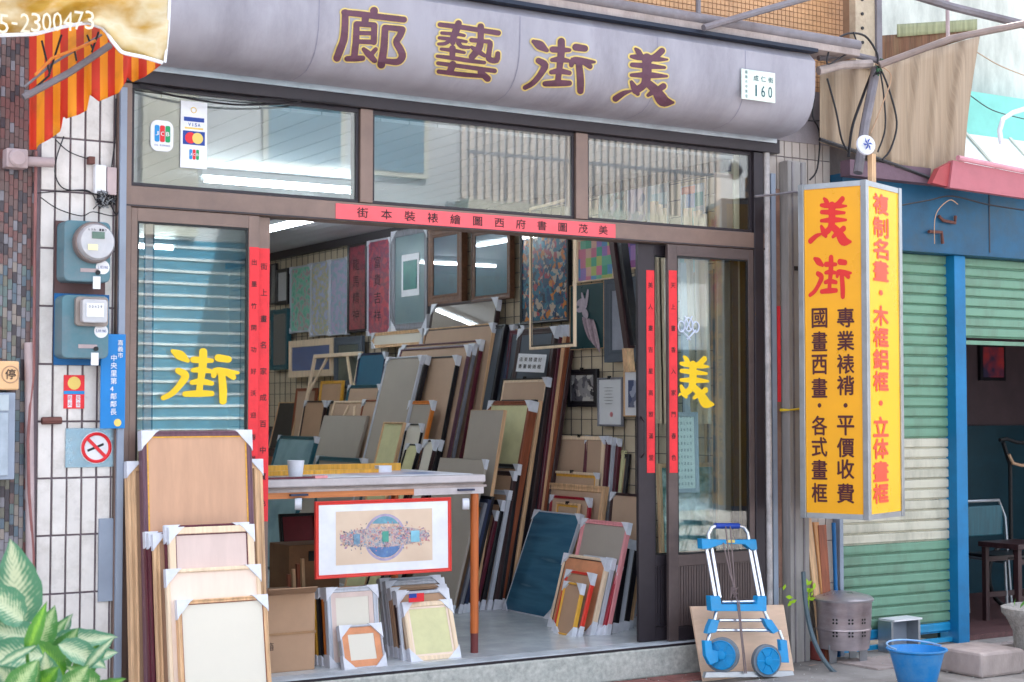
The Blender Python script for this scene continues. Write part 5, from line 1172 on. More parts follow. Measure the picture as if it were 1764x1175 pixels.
a = WX(691, 440, 6.9); b = WX(721, 508, 6.9); MB().box(6.905, 6.908, b.y, a.y, b.z, a.z).build('mount', M_white, t); MB().box(6.900, 6.9045, b.y+.04, a.y-.04, b.z+.06, a.z-.06).build('small_picture', art('small_teal_picture', ['#1b5a60', '#24746c', '#1a4a5c'], 6, kind='noise'), t)
hung((737, 395), (795, 521), 6.9, .06, label='large picture in a carved dark brown frame showing deep blue', mm=carved, bm=art('deep_blue_picture', ['#0f3a52', '#175a70', '#123c60', '#1a6a78'], 3, kind='noise'), mw=.09, guards='', glazed=True, group=G6)
hung((812, 398), (878, 514), 6.9, .05, label='teal blue glazed picture with lamp reflections, brown frame', mm=carved, bm=art('teal_blue_picture', ['#1a5068', '#246a80', '#1c5c78', '#3a8090'], 3, kind='noise'), mw=.05, guards='', glazed=True, group=G6)
t = hung((895, 402), (978, 553), 6.9, .04, label='black framed poster crowded with small colourful shapes', mm=blackm, bm=art('colour_collage', ['#1a4a78', '#2a7a98', '#16304c', '#d8843a', '#c8b8a8', '#1d6a8a', '#b04a5c', '#28587a'], 27, kind='vor', rough=.25), mw=.025, guards='', glazed=True, group=G6)
hung((993, 414), (1056, 480), 6.93, .015, label='bright puzzle like map poster in green, pink and blue', mm=pinel, bm=art('puzzle_map', ['#5aa88a', '#c86a86', '#4a8ab8', '#a8b45a', '#8a6ab0', '#3a9a7a', '#d0a090'], 14, kind='sq', rough=.4), mw=.012, guards='', group=G6)
hung((1060, 414), (1101, 462), 6.93, .015, label='magenta and violet poster partly behind the door edge', mm=pinel, bm=art('magenta_poster', ['#8a3a8a', '#b04a9a', '#5a4a9a', '#9a6ab0'], 9, kind='sq', rough=.4), mw=.012, guards='', group=G6)
t = hung((981, 492), (1040, 600), 6.92, .02, label='dark green print of a pale figure with a raised hand', mm=pine, bm=mat('dark_green_print', '#0f3a40', .3, var=.1, bump=0), mw=.006, guards='', rec=.004, group=G6)
def blob(cx_, cy_, rx, ry, X, m, par, nm, rot=0, n=14):
    c0 = WX(cx_, cy_, X); sc_ = abs(WX(cx_+10, cy_, X).y-c0.y)/10; sz = abs(WX(cx_, cy_+10, X).z-c0.z)/10
    g = MB(); pts = []
    for q in range(n):
        a_ = 2*math.pi*q/n; dx, dy = rx*math.cos(a_), ry*math.sin(a_); dx, dy = dx*math.cos(rot)-dy*math.sin(rot), dx*math.sin(rot)+dy*math.cos(rot)
        pts.append(Vector((X, c0.y-dx*sc_, c0.z-dy*sz)))
    g.add(pts+[p+Vector((.0015, 0, 0)) for p in pts], [tuple(range(n))]+[(i, (i+1) % n, n+(i+1) % n, n+i) for i in range(n)]); g.build(nm, m, par)
M_fig = mat('pale_mauve_print', '#a89aa8', .4, var=.25, scale=14, bump=0)
blob(1001, 526, 10, 13, 6.9185, M_fig, t, 'printed_figure', .5); blob(1011, 513, 2.2, 15, 6.9178, M_fig, t, 'printed_figure', .12); blob(1004, 514, 2, 11, 6.9171, M_fig, t, 'printed_figure', -.2); blob(995, 529, 2.5, 2.5, 6.9168, slate, t, 'printed_figure'); blob(1008, 540, 5, 9, 6.9167, M_fig, t, 'printed_figure', -.3)

for k in range(6):
    blob(1010+k*3.4, 566+k*2.5, 3.1, 22+k*1.6, 6.9164-.0004*k, mat('pale_mauve_print%d' % (k % 3), ('#9a8490', '#86707e', '#ad97a0')[k % 3], .4, var=.3, scale=30, bump=0), t, 'printed_figure', -.3+.02*k)
t = hung((1040, 482), (1103, 622), 6.9, .04, label='broad dark grey frame with pale mount beside the door edge', mm=slate, bm=mat('pale_mount', '#8f93a0', .5), mw=.09, guards='', group=G6)
blob(1082, 560, 12, 26, 6.905, slate, t, 'printed_figure')
hung((977, 637), (1027, 701), 6.93, .03, label='small black framed black and white street photograph', name='framed_photograph', mm=blackm, bm=art('bw_photo', ['#b8b4b0', '#56545c', '#8c8a8c', '#2a2a30'], 22, kind='vor'), mw=.045, guards='', group=G6, clip=True)
t = hung((1028, 651), (1071, 735), 6.92, .02, label='silver framed certificate with a small red seal', name='certificate', cat='certificate', mm=greym, bm=mat('certificate_paper', '#d8dade', .4, var=.05, bump=0), mw=.015, guards='', group=G6, clip=True)
for k in range(6): blob(1048, 668+k*5.5, 9-(k % 3), .45, 6.924, greym, t, 'text_line')
blob(1053, 714, 2.6, 4.5, 6.924, pinkm, t, 'red_seal')
t = hung((1073, 639), (1101, 718), 6.92, .02, label='white mounted photograph in pine frame at the door edge', name='framed_photograph', mm=pine, bm=M_white, mw=.01, guards='', group=G6)
a = WX(1082, 655, 6.92); b = WX(1098, 702, 6.92); MB().box(6.92, 6.925, b.y, a.y, b.z, a.z).build('photo', art('blue_white_photo', ['#4a5478', '#a0a4b8', '#6a7088', '#c8c8d0'], 12, kind='vor'), t)
hung((497, 588), (572, 648), 6.9, .03, label='deep blue seascape picture in pale mount low on the picture wall', mm=pinel, bm=art('deep_blue_seascape', ['#12448c', '#1c5aa8', '#2a6cb4'], 2, (1, 1, 4), 'noise'), mw=.07, guards='', glazed=True, group=G6)
hung((575, 582), (622, 668), 6.88, .04, label='dark glazed frame hung behind the stretcher frame', mm=slate, bm=art('painted_green_reflection', ['#22383a', '#2d4a4a', '#3a4450'], 3, kind='noise'), mw=.08, guards='', glazed=True, group=G6)  # greenish reflection in the glass painted into the picture's colours
hung((640, 574), (728, 594), 6.86, .04, label='long pale green framed strip under the crimson panels', mm=pine, bm=wcard, mw=.03, gs=.09, group=G6)
# empty frames hanging from the transom
a = WX(989, 413, 6.2); 
t = make_frame(basis(WX(911, 603, 6.3), (WX(989, 597, 6.22)-WX(911, 603, 6.3)), Z_), (WX(989, 597, 6.22)-WX(911, 603, 6.3)).length, 1.05, .02, .02, pinel, None, 'thin empty wooden frame hanging in front of the collage poster', '', name='empty_picture_frame', cat='picture frame', inner=(.012, blackm))
for i, (p, q, m, lb) in enumerate((((1062, 415), (1088, 600), darkm, 'dark brown moulding length hanging at a slant by the door edge'), ((1075, 415), (1098, 595), blackm, 'black moulding length hanging beside the dark brown one'), ((1085, 600), (1088, 640), pine, 'short pine stick below the hanging moulding lengths'))):
    A = WX(p[0], p[1], 6.4+.02*i); B_ = WX(q[0], q[1], 6.45+.02*i); g = MB(); g.slab([A+Vector((-.03, 0, 0)), A+Vector((.03, 0, 0)), B_+Vector((.03, 0, 0)), B_+Vector((-.03, 0, 0))], (0, .05, 0)); tag(g.build('moulding_length', m), lb, 'moulding')
# lettered card
t = thing('lettered_card', 'white card with two lines of handwritten characters on the slate backed frame', 'card', WX(913, 638, 6.70))
A, B_, C_, D_ = WX(889, 640, 6.66), WX(937, 642, 6.66), WX(942, 611, 6.69), WX(894, 609, 6.69)
MB().slab([A, B_, C_, D_], (-.003, 0, 0)).build('card', M_white, t); L = LT(); rt = (B_-A).normalized(); up_ = (D_-A).normalized()
for j, s_ in enumerate(('店東精選好', '書畫裝裱框')):
    for i, ch in enumerate(s_): put(L, ch, A+rt*((B_-A).length*(.14+.17*i))+up_*((D_-A).length*(.68-.38*j))+Vector((-.006, 0, 0)), rt, up_, (B_-A).length*.13, (D_-A).length*.25, .01)
L.build('lettering', M_ink, t)

# ---- behind the right door glass
G7 = 'things leaning behind the right door glass'
hung((1168, 438), (1206, 505), 6.93, .01, label='pale turquoise poster behind the right door glass', mm=lgrey, bm=art('turquoise_poster', ['#7fc0bc', '#a8d0cc', '#90b8c4'], 5, kind='noise'), mw=.01, guards='', group=G7)
hung((1186, 470), (1235, 600), 6.9, .02, label='shelf like panel of grey and yellow packets behind the right door', mm=pine, bm=art('packet_panel', ['#8c7a6a', '#b09a60', '#78788a', '#a0948c', '#6a7478'], 8, (1, .6, 2), 'sq'), mw=.02, guards='', group=G7)
t = thing('moulding_rack', 'bundle of long mouldings standing behind the right door glass', 'mouldings', (6.9, .6, 0), G7)
rm = random.Random(12)
for i in range(9):
    px = 1236+i*6.3; P = W(px, 440+rm.random()*40, .16+.04*(i % 3)); xx = min(P.x, 6.96)
    m = [teal, pine, slate, teal, lgrey, blackm, navy, pinel, teal][i]
    MB().slab([(xx-.012-.03*rm.random(), P.y, .005), (xx+.012, P.y, .005), (xx+.012, P.y, 2.45), (xx-.014, P.y, 2.45)], (0, .03, 0)).build('moulding_length', m, t)
for i, (x0, x1, c_) in enumerate(((1172, 1188, lgrey), (1208, 1222, pine), (1222, 1234, pinel))):
    A = W(x0, 440, .35+.05*i); B_ = W(x1+12, 930, .35+.05*i)
    MB().slab([(B_.x-.05, A.y, .01), (B_.x, A.y, .01), (A.x+.05, A.y, 2.5), (A.x, A.y, 2.5)], (0, .02, 0)).build('moulding_length', c_, t)
t = make_frame(basis(W(1163, 850, .2), X_, Vector((0, .03, 1))), W(1206, 850, .2).x-W(1163, 850, .2).x, W(1165, 710, .2).z-W(1165, 850, .2).z, .015, .03, lgrey, mat('pale_green_paper', '#eef2ee', .5, var=.04), 'pale framed sheet of handwriting behind the right door glass', '', name='framed_sheet', cat='framed sheet')
for cx_ in range(5):
    for cy_ in range(11):
        q = MB(); put(q, '書畫裝裱山水花鳥春夏秋'[(cx_*3+cy_) % 11], Vector((.045+cx_*.026, .06+cy_*.045, -.009)), Vector((1, 0, 0)), Vector((0, 1, 0)), .018, .022, 0); o = q.build('character', greym, t, local=True)
t = make_frame(basis(W(1140, 960, .26), X_, Vector((0, .05, 1))), W(1262, 960, .26).x-W(1140, 960, .26).x, .62, .03, .03, pine, art('green_white_painting', ['#5a8a88', '#a0c0bc', '#4a7a70', '#c8dcd8', '#6a9a7a'], 9, kind='noise'), 'painting of green and white foliage behind the lower right door glass', '', name='painting', cat='painting', glazed=True)
# upper right: posters seen through the upper pane
hung((1030, 322), (1078, 378), 6.94, .01, label='dark teal printed sheet high on the wall behind the third upper pane', mm=teal, bm=art('teal_print_sheet', ['#3a6a70', '#5a8a8c', '#2c5058', '#7a8aa0'], 12, kind='vor'), mw=.006, guards='', group=G6)
hung((1080, 318), (1112, 380), 6.94, .01, label='lilac printed sheet high on the wall behind the third upper pane', mm=lgrey, bm=art('lilac_print_sheet', ['#8a80a8', '#a898b8', '#70789a', '#b8a8b0'], 12, kind='vor'), mw=.006, guards='', group=G6)
hung((1114, 318), (1150, 385), 6.94, .01, label='pale blue puzzle print high on the wall behind the third upper pane', mm=lgrey, bm=art('pale_blue_puzzle', ['#8ab8c8', '#b8c8d0', '#5a90a8', '#d0d8d8', '#3a6a80'], 11, kind='sq'), mw=.006, guards='', group=G6)
hung((1172, 322), (1212, 392), 6.94, .01, label='print of blue and orange squares behind the third upper pane', mm=lgrey, bm=art('blue_orange_squares', ['#1f6ab0', '#c8543a', '#b8c4c8', '#7ab0a8', '#2a78b8', '#d0d0d0'], 10, kind='sq'), mw=.006, guards='', group=G6)
t = thing('beige_board', 'tall beige board behind the upper right pane with white edge', 'board', (6.9, .12, 2.7))
a = W(1233, 270, .14); b = W(1286, 270, .14); MB().box(a.x, min(b.x, 6.985), .135, .16, .6, 3.1).build('board', mat('beige_board_paint', '#a98f80', .6, var=.04), t)
t = thing('stacked_stretcher_bars', 'bundle of pale stretcher bars on end behind the upper third pane', 'stretcher bars', (6.3, 1.0, 2.7))
for i, px in enumerate((1138, 1146, 1152, 1196, 1214, 1222)):
    P = WX(px, 300, 6.85); g = MB(); g.slab([(6.86, P.y, 1.4), (6.86, P.y+.06, 1.4), (6.86, P.y+.1, 2.98-.03*i), (6.86, P.y+.04, 2.98-.03*i)], (-.03, 0, 0)); g.build('bar', pinel, t)

# ================================================================== table
M_ttop = mat('white_laminate_edge', '#b9b1b4', .5, var=.1, scale=6, dirt='#8a8086', dirt_amt=.5, bump=.15)
tb = thing('worktable', 'white topped framing worktable on orange brown wooden legs just inside the doorway', 'table', (4.3, .8, 0))
MB().box(3.0, 5.115, .28, 1.45, 1.048, 1.095).build('tabletop', M_ttop, tb, bevel=.008)
MB().box(3.56, 4.6, .264, .2785, .985, 1.02).build('apron', wood('orange_brown_pine', '#b8703f', .5, axis='x'), tb); MB().box(4.601, 5.09, .264, .2785, .98, 1.02).build('apron', M_ttop, tb)
MB().box(3.56, 5.11, .262, .279, 1.0205, 1.034).build('edge_strip', M_conc, tb)
MB().box(3.05, 5.09, .3, 1.43, 1.005, 1.0475).build('under_board', M_conc, tb)
legm = wood('orange_brown_leg', '#b9622f', .45, var=.2)
for x, y in ((5.045, .3), (5.045, 1.36), (3.1, .3), (3.1, 1.36)):
    g = MB().tube([(x, y, 0), (x, y, .12)], .024, 12); g.build('leg_foot', mat('dark_red_foot', '#6b3030', .5), tb, smooth=True)
    g = MB().tube([(x, y, .1205), (x, y, 1.004)], .026, 12); g.build('leg', legm, tb, smooth=True)
for px in (513, 801):
    P = W(px, 868, .262); MB().lathe((P.x, .255, P.z), [(.034, -.02), (.036, 0), (.034, .02)], 16, axis=(.9, -.4, 0)).build('caster', M_wplas, tb, smooth=True); MB().box(P.x-.055, P.x+.055, .235, .2605, 1.0, 1.012).build('slot_plate', navy, tb)
# table contents
def ontop(nm, lb, cat): return thing(nm, lb, cat, (4, .7, 1.096))
t = ontop('paper_sheet', 'printed white sheet lying on the right half of the worktable', 'paper'); MB().box(4.05, 5.05, .33, 1.2, 1.0965, 1.1).build('sheet', M_white, t); MB().box(4.35, 4.9, .45, 1.1, 1.1012, 1.102).build('print', art('pastel_print', ['#8aa0c8', '#c8a0b8', '#d8d0d8', '#7a90c0'], 3, kind='noise'), t)
t = thing('moulding_sticks', 'two yellow moulding sticks lying along the worktable', 'mouldings', (4, .9, 1.096)); MB().box(3.3, 4.65, .75, .80, 1.097, 1.125).build('stick', goldw, t); MB().box(3.35, 4.9, 1.0, 1.05, 1.097, 1.15).build('stick', goldw, t)
MB().box(4.61, 4.70, .745, .805, 1.0965, 1.145).build('end_guard', M_wplas, t)
t = thing('plastic_cup', 'small white plastic cup on the worktable', 'cup', (3.93, .5, 1.096)); MB().lathe((3.93, .5, 1.0965), [(.04, 0), (.052, .1), (.048, .1), (.037, .005)], 20).build('cup', M_wplas, t, smooth=True)
t = thing('tool_heap', 'small heap of tools and tape rolls at the left of the worktable', 'tools', (3.6, .5, 1.096))
for k in range(11):
    x, y = 3.42+rk.random()*.36, .36+rk.random()*.25; m = rk.choice([M_wplas, M_black, kraft, mat('tool_green', '#2c9a4a', .4), greym, pinkm])
    if k % 2: MB().lathe((x, y, 1.0965), [(.02, 0), (.03, .01), (.028, .03), (.012, .035)], 10).build('tape_roll', m, t)
    else: MB().tube([(x, y, 1.11), (x+.05, y+.03, 1.12), (x+.09, y+.02, 1.108)], [.011, .009, .005], 6).build('tool', m, t)
t = thing('board_samples', 'dark red and white board offcuts laid on the table edge', 'boards', (3.6, .3, 1.096)); MB().box(3.3, 3.95, .29, .34, 1.0965, 1.108).build('offcut', maroon, t); MB().box(3.96, 4.04, .29, .34, 1.0965, 1.112).build('offcut', pinkm, t)

# hanging print
A = W(545, 864, .235); B_ = W(779, 857, .235); zt = (A.z+B_.z)/2; zb_ = (W(541, 997, .235).z+W(776, 986, .235).z)/2; pw = B_.x-A.x; ph = zt-zb_
ppt = make_frame(basis(Vector((A.x, .235, zb_)), X_, Vector((0, .02, 1))), pw, ph, .022, .022, mat('red_frame_paint', '#d43c34', .4, var=.08, bump=.03), M_white, 'red framed print of two horsemen round a blue disc hanging under the table edge', '', name='framed_print', cat='framed print', rec=.008)
def lb_(x0, x1, y0, y1, z, m, nm): MB().box(pw*x0, pw*x1, ph*y0, ph*y1, z-.0006, z).build(nm, m, ppt, local=True)
lb_(.145, .855, .165, .86, -.0070, art('aged_paper_print', ['#cdb29c', '#d8c0aa', '#c4a892'], 4, kind='noise'), 'print_sheet')
def ldisc(cx_, cy_, r, z, m, nm, n=28, a0=0, a1=360, sx=1, sy=1):
    pts = [Vector((pw*cx_+r*sx*math.cos(math.radians(a0+(a1-a0)*q/n)), ph*cy_+r*sy*math.sin(math.radians(a0+(a1-a0)*q/n)), z)) for q in range(n)]
    g = MB(); g.add(pts, [tuple(range(n))]); g.build(nm, m, ppt, local=True)
R_ = ph*.31
ldisc(.5, .505, pw*.33, -.0056, art('faded_figures_print', ['#a08c98', '#c9a8a0', '#8c98a8', '#c8b0a0', '#9a8090', '#b8a49c'], 40, kind='noise'), 'printed_band', sy=.2)
ldisc(.5, .5, R_, -.0066, mat('print_lilac', '#a79bb8', .5, var=.2, scale=20, bump=0), 'printed_disc')
ldisc(.5, .5, R_*.9, -.0062, mat('print_sand', '#c9ac9a', .5, var=.3, scale=30, bump=0), 'printed_disc')
ldisc(.5, .5, R_*.86, -.0058, mat('print_mid_blue', '#5878a8', .5, var=.2, scale=20, bump=0), 'printed_disc', a0=200, a1=340)
ldisc(.5, .53, R_*.8, -.0058, mat('print_sea_blue', '#6a9cb0', .5, var=.25, scale=20, bump=0), 'printed_disc', a0=35, a1=145)
rp_ = random.Random(4); pm = [mat('print_fig%d' % i, c_, .5, var=.3, scale=40, bump=0) for i, c_ in enumerate(('#8a8a98', '#c08088', '#6f8fa8', '#cc8c80', '#a07f9a', '#c9a090', '#7a7078'))]
g = MB()
for k in range(420):
    u = rp_.uniform(-1, 1); x = .5+u*.33; y = .5+rp_.gauss(.01, .055+.05*(1-abs(u)))
    if abs(y-.5) > .2: continue
    r = rp_.uniform(.005, .013); a_ = rp_.random()*6.28; c0 = Vector((pw*x, ph*y, -.0054+k*.000004)); e1 = Vector((math.cos(a_), math.sin(a_), 0))*r; e2 = Vector((-e1.y, e1.x, 0))*rp_.uniform(.25, .7)
    g.add([c0+e1, c0+e2, c0-e1*.8, c0-e2], [(0, 1, 2, 3)], rp_.randrange(7))
o = g.build('printed_figures', pm, ppt, local=True); o['kind'] = 'stuff'
lb_(.478, .525, .44, .58, -.0024, mat('print_jade', '#4f9c8c', .5, bump=0), 'printed_square'); lb_(.27, .315, .43, .56, -.0024, pm[2], 'printed_square'); lb_(.69, .755, .42, .57, -.0024, mat('print_sky', '#7fb8cc', .5, bump=0), 'printed_square')

# cardboard boxes below the table
t = thing('cardboard_box', 'beige cardboard box on the floor at the left end of the doorway', 'cardboard box', (3.8, .4, 0)); 
MB().box(3.56, 3.94, .24, .62, 0, .44).build('box', kraft, t, bevel=.004); MB().box(3.555, 3.945, .236, .2395, .21, .225).build('tape', mat('brown_tape', '#a07a58', .4), t)
MB().slab([(3.56, .24, .445), (3.94, .24, .445), (3.9, .12, .49), (3.6, .12, .49)], (0, 0, -.004)).build('flap', kraft, t)
L = LT(); put(L, '箱', Vector((3.66, .2385, .15)), X_, Z_, .05, .05, 0); L.build('lettering', darkm, t)
t = thing('cardboard_box', 'tall brown carton behind the beige box below the table', 'cardboard box', (4.1, .9, 0)); a = W(498, 940, .8); b = W(585, 1000, .8); MB().box(a.x, b.x, .8, 1.1, 0, a.z).build('box', mat('brown_carton', '#8a6446', .75, bump=.15), t, bevel=.004); MB().box(a.x+.13, b.x-.02, .794, .7995, a.z-.1, a.z-.04).build('label_strip', M_black, t)
street((482, 884), (545, 884), 1.3, 1.15, 0, .03, 'dark red calligraphy picture standing in the shade under the table', name='framed_print', cat='framed print', mm=blackm, bm=mat('dark_red_paper', '#7a1a28', .5, var=.15, scale=8), mw=.02, guards='')
t = thing('cardboard_strip_bundle', 'bundle of brown strips leaning left of the small frames', 'wood strips', (4.0, .6, 0))
for k in range(4): MB().slab([(3.98+.03*k, .66, .0), (4.0+.03*k, .66, .0), (4.0+.03*k, .72, .5+.03*k), (3.98+.03*k, .72, .5+.03*k)], (0, .02, 0)).build('strip', pine if k % 2 else brownw, t)

# ================================================================== hand truck with plywood
def T(x, y, dY=0): return W(x, y, -.17-.27*(y-905)/260+dY)
t = thing('plywood_board', 'worn plywood board leaning behind the hand truck', 'plywood board', W(1280, 1160, -.3))
q = [W(1190, 1045, -.14), W(1350, 1042, -.14), W(1368, 1163, -.36), W(1212, 1166, -.36)]; q[2].z = q[3].z = -.197
MB().slab([q[0], q[1], q[2], q[3]], (0, .014, .0)).build('board', mat('worn_plywood', '#d4b49c', .6, var=.1, scale=2, stretch=(1, 6, 6), dirt='#8a6a58', dirt_amt=.4, bump=.15), t)
ht = thing('hand_truck', 'folding hand truck with silver tubes and bright blue plastic fittings', 'hand truck', W(1290, 1162, -.45))
M_htb = mat('bright_blue_plastic', '#0787c2', .4, var=.1, scale=9, bump=.08, dirt='#5c86a0', dirt_amt=.5); M_htd = mat('dark_blue_plastic', '#1c3f9c', .4, var=.06, bump=.02); M_chr = mat('polished_aluminium', '#d4d8e2', .22, .85, var=.05, bump=0); M_gr = mat('grey_tyre', '#6f7a86', .7, bump=.2, dirt='#4a4644', dirt_amt=.6)
g = MB().tube([T(1221, 935), T(1220, 920), T(1226, 909), T(1237, 905), T(1268, 905), T(1281, 908), T(1288, 918), T(1291, 935)], .013, 10); g.build('handle_bar', M_chr, ht, smooth=True)
MB().tube([T(1232, 906, -.002), T(1272, 906, -.002)], .019, 10).build('grip', M_htd, ht, smooth=True)
def plate(pts, d0, th, nm, m, bev=.004): 
    P = [T(x, y, d0) for x, y in pts]; k = len(P); g = MB(); g.add(P+[p+Vector((0, th, 0)) for p in P], [tuple(range(k)), tuple(range(k, 2*k))[::-1]]+[(i, k+i, k+(i+1) % k, (i+1) % k) for i in range(k)]); return g.build(nm, m, ht, bevel=bev)
plate([(1209, 928), (1247, 930), (1280, 930), (1303, 929), (1305, 947), (1296, 948), (1284, 938), (1247, 937), (1222, 945), (1210, 946)], -.03, .05, 'upper_bracket', M_htb)
plate([(1252, 930), (1266, 930), (1266, 935), (1252, 935)], -.034, .003, 'label_plate', M_cor if False else M_yel, 0)
for x0, x1 in (((1217, 945), (1232, 1030)), ((1226, 945), (1240, 1030)), ((1291, 945), (1307, 1030)), ((1299, 945), (1315, 1030))):
    MB().tube([T(*x0), T(*x1)], .0135, 10).build('side_tube', M_chr, ht, smooth=True)
plate([(1224, 1027), (1241, 1027), (1243, 1041), (1304, 1041), (1306, 1027), (1321, 1027), (1321, 1053), (1226, 1053)], -.03, .05, 'middle_bracket', M_htb)
MB().tube([T(1243, 1037), T(1303, 1036)], .010, 8).build('cross_tube', M_chr, ht, smooth=True)
for a, b in (((1234, 1052), (1230, 1070)), ((1316, 1052), (1324, 1070)), ((1224, 1086), (1218, 1108)), ((1342, 1086), (1350, 1108))): MB().tube([T(*a), T(*b)], .0125, 10).build('leg_tube', M_chr, ht, smooth=True)
plate([(1227, 1067), (1240, 1069), (1234, 1090), (1218, 1092), (1221, 1080)], -.025, .04, 'knuckle', M_htb); plate([(1315, 1065), (1330, 1068), (1343, 1087), (1333, 1092), (1322, 1080)], -.025, .04, 'knuckle', M_htb)
for y0, xa, xb in ((1069, 1238, 1318), (1086, 1232, 1332)): MB().tube([T(xa, y0), T(xb, y0)], .011, 8).build('cross_tube', M_chr, ht, smooth=True)
plate([(1214, 1104), (1226, 1104), (1228, 1120), (1238, 1122), (1238, 1140), (1224, 1146), (1216, 1130)], -.03, .035, 'wheel_arm', M_htb); plate([(1344, 1102), (1356, 1103), (1360, 1142), (1325, 1141), (1325, 1121), (1346, 1121)], -.055, .035, 'wheel_arm', M_htb)
def wheel(px, py, r, axis, dY):
    c_ = T(px, py, dY); ax = Vector(axis).normalized()
    w_ = MB().lathe(c_-ax*.02, [(r*.8, 0), (r, .004), (r, .036), (r*.8, .04)], 28, axis=ax).build('wheel', M_gr, ht, smooth=True)
    MB().lathe(c_-ax*.018, [(r*.2, .0), (r*.84, .041), (r*.84, .044), (r*.8, .046), (r*.76, .0405), (r*.3, .0405), (r*.25, .052), (r*.08, .054)], 28, axis=ax).build('hub', M_htb, w_, smooth=True)
    q = ax.to_track_quat('Z', 'Y')
    for k in range(6):
        a_ = k*math.pi/3; e = q @ Vector((math.cos(a_), math.sin(a_), 0)); f_ = ax.cross(e)*.006; b0 = c_+ax*.0225
        MB().slab([b0+e*r*.22-f_, b0+e*r*.78-f_, b0+e*r*.78+f_, b0+e*r*.22+f_], ax*.006).build('spoke', M_htb, w_)
wheel(1244, 1128, .108, (-.82, -.62, .05), -.02); wheel(1320, 1138, .102, (-.15, -1, .05), -.05)
plate([(1217, 1158), (1366, 1156), (1370, 1166), (1214, 1168)], -.02, .03, 'toe_plate', M_alur, .003)
for pts in (((1250, 907), (1256, 960), (1264, 1015), (1270, 1035)), ((1258, 907), (1262, 960), (1266, 1015)), ((1246, 935), (1258, 990), (1268, 1020)), ((1270, 1035), (1276, 1090), (1283, 1160)), ((1273, 1035), (1278, 1090), (1286, 1160))):
    MB().tube([T(x, y, -.035) for x, y in pts], .0045, 5).build('cord', mat('grey_brown_cord', '#7a6a6a', .7), ht)
g = MB()
for k in range(6): c0 = T(1265, 1018, -.045); g.tube([c0+Vector((rk.uniform(-.03, .03), rk.uniform(-.01, .01), rk.uniform(-.05, .03))) for _ in range(4)], .0035, 4)
g.build('cord_knot', MATS['grey_brown_cord'], ht)

# ================================================================== street things at the right
def atg(px, py): return WZ(px, py, -.2)
c_ = atg(1462, 1140); c_.y += .05
t = thing('metal_burner_bin', 'stainless perforated burning bin with domed lid on legs', 'bin', c_)
r = .185; zt_ = W(1465, 1030, c_.y).z
prof = [(r*.93, -.11), (r*.95, -.07), (r*1.0, .02), (r*1.0, .02), (r*1.04, zt_-.015), (r*1.07, zt_)]
M_bin = mat('heat_stained_steel', '#b5a9ae', .34, .75, var=.22, scale=3, stretch=(1, 1, 3), dirt='#8f6a62', dirt_amt=.5, bump=.1)
MB().lathe((c_.x, c_.y, 0), prof, 40).build('drum', M_bin, t, smooth=True)
MB().lathe((c_.x, c_.y, 0), [(r*1.01, .012), (r*1.025, .02), (r*1.01, .028)], 40).build('rim_band', M_bin, t, smooth=True)
MB().lathe((c_.x, c_.y, zt_), [(r*1.1, -.01), (r*1.12, .004), (r*1.0, .022), (r*.5, .045), (r*.1, .052)], 40).build('lid', mat('brushed_lid_steel', '#b0aab0', .3, .7, var=.12), t, smooth=True)
for k in range(4):
    a_ = math.radians(20+90*k); x, y = c_.x+r*.8*math.cos(a_), c_.y+r*.8*math.sin(a_); MB().slab([(x-.03, y, -.198), (x+.03, y, -.198), (x+.04, y, -.075), (x-.04, y, -.075)], (0, .006, 0)).build('leg', M_alur, t)
for az in (-150, -118, -88):
    for zz in (.155, .085, .0):
        a_ = math.radians(az); nn = Vector((math.cos(a_), math.sin(a_), 0)); cc = Vector((c_.x, c_.y, zz))+nn*(r*1.017); tx = Vector((-nn.y, nn.x, 0))
        g = MB()
        for q in range(4):
            aa = math.pi/4+q*math.pi/2; p = cc+tx*.016*math.cos(aa)+Z_*.016*math.sin(aa); g.add([p+tx*.008*math.cos(k*1.05)+Z_*.008*math.sin(k*1.05) for k in range(6)], [tuple(range(6))])
        g.build('vent_hole', M_black, t)
# bucket
c_ = atg(1580, 1183); t = thing('blue_bucket', 'bright blue plastic bucket with white handle', 'bucket', c_)
zt_ = W(1578, 1117, c_.y).z-(-.2)
MB().lathe(c_, [(.10, 0), (.115, .02), (.165, zt_-.02), (.185, zt_-.008), (.185, zt_), (.172, zt_), (.16, zt_-.03), (.10, .02)], 40).build('pail', mat('bucket_blue_plastic', '#147fc6', .45, var=.1, scale=5, bump=.08, dirt='#7fa0b8', dirt_amt=.55), t, smooth=True)
MB().tube([c_+Vector((.18*math.cos(a_), .18*math.sin(a_), zt_+.008+.02*max(0, math.sin(a_)))) for a_ in [math.radians(q) for q in range(-10, 191, 12)]], .006, 6).build('handle', mat('handle_pale_blue', '#8ab0d8', .4), t, smooth=True)
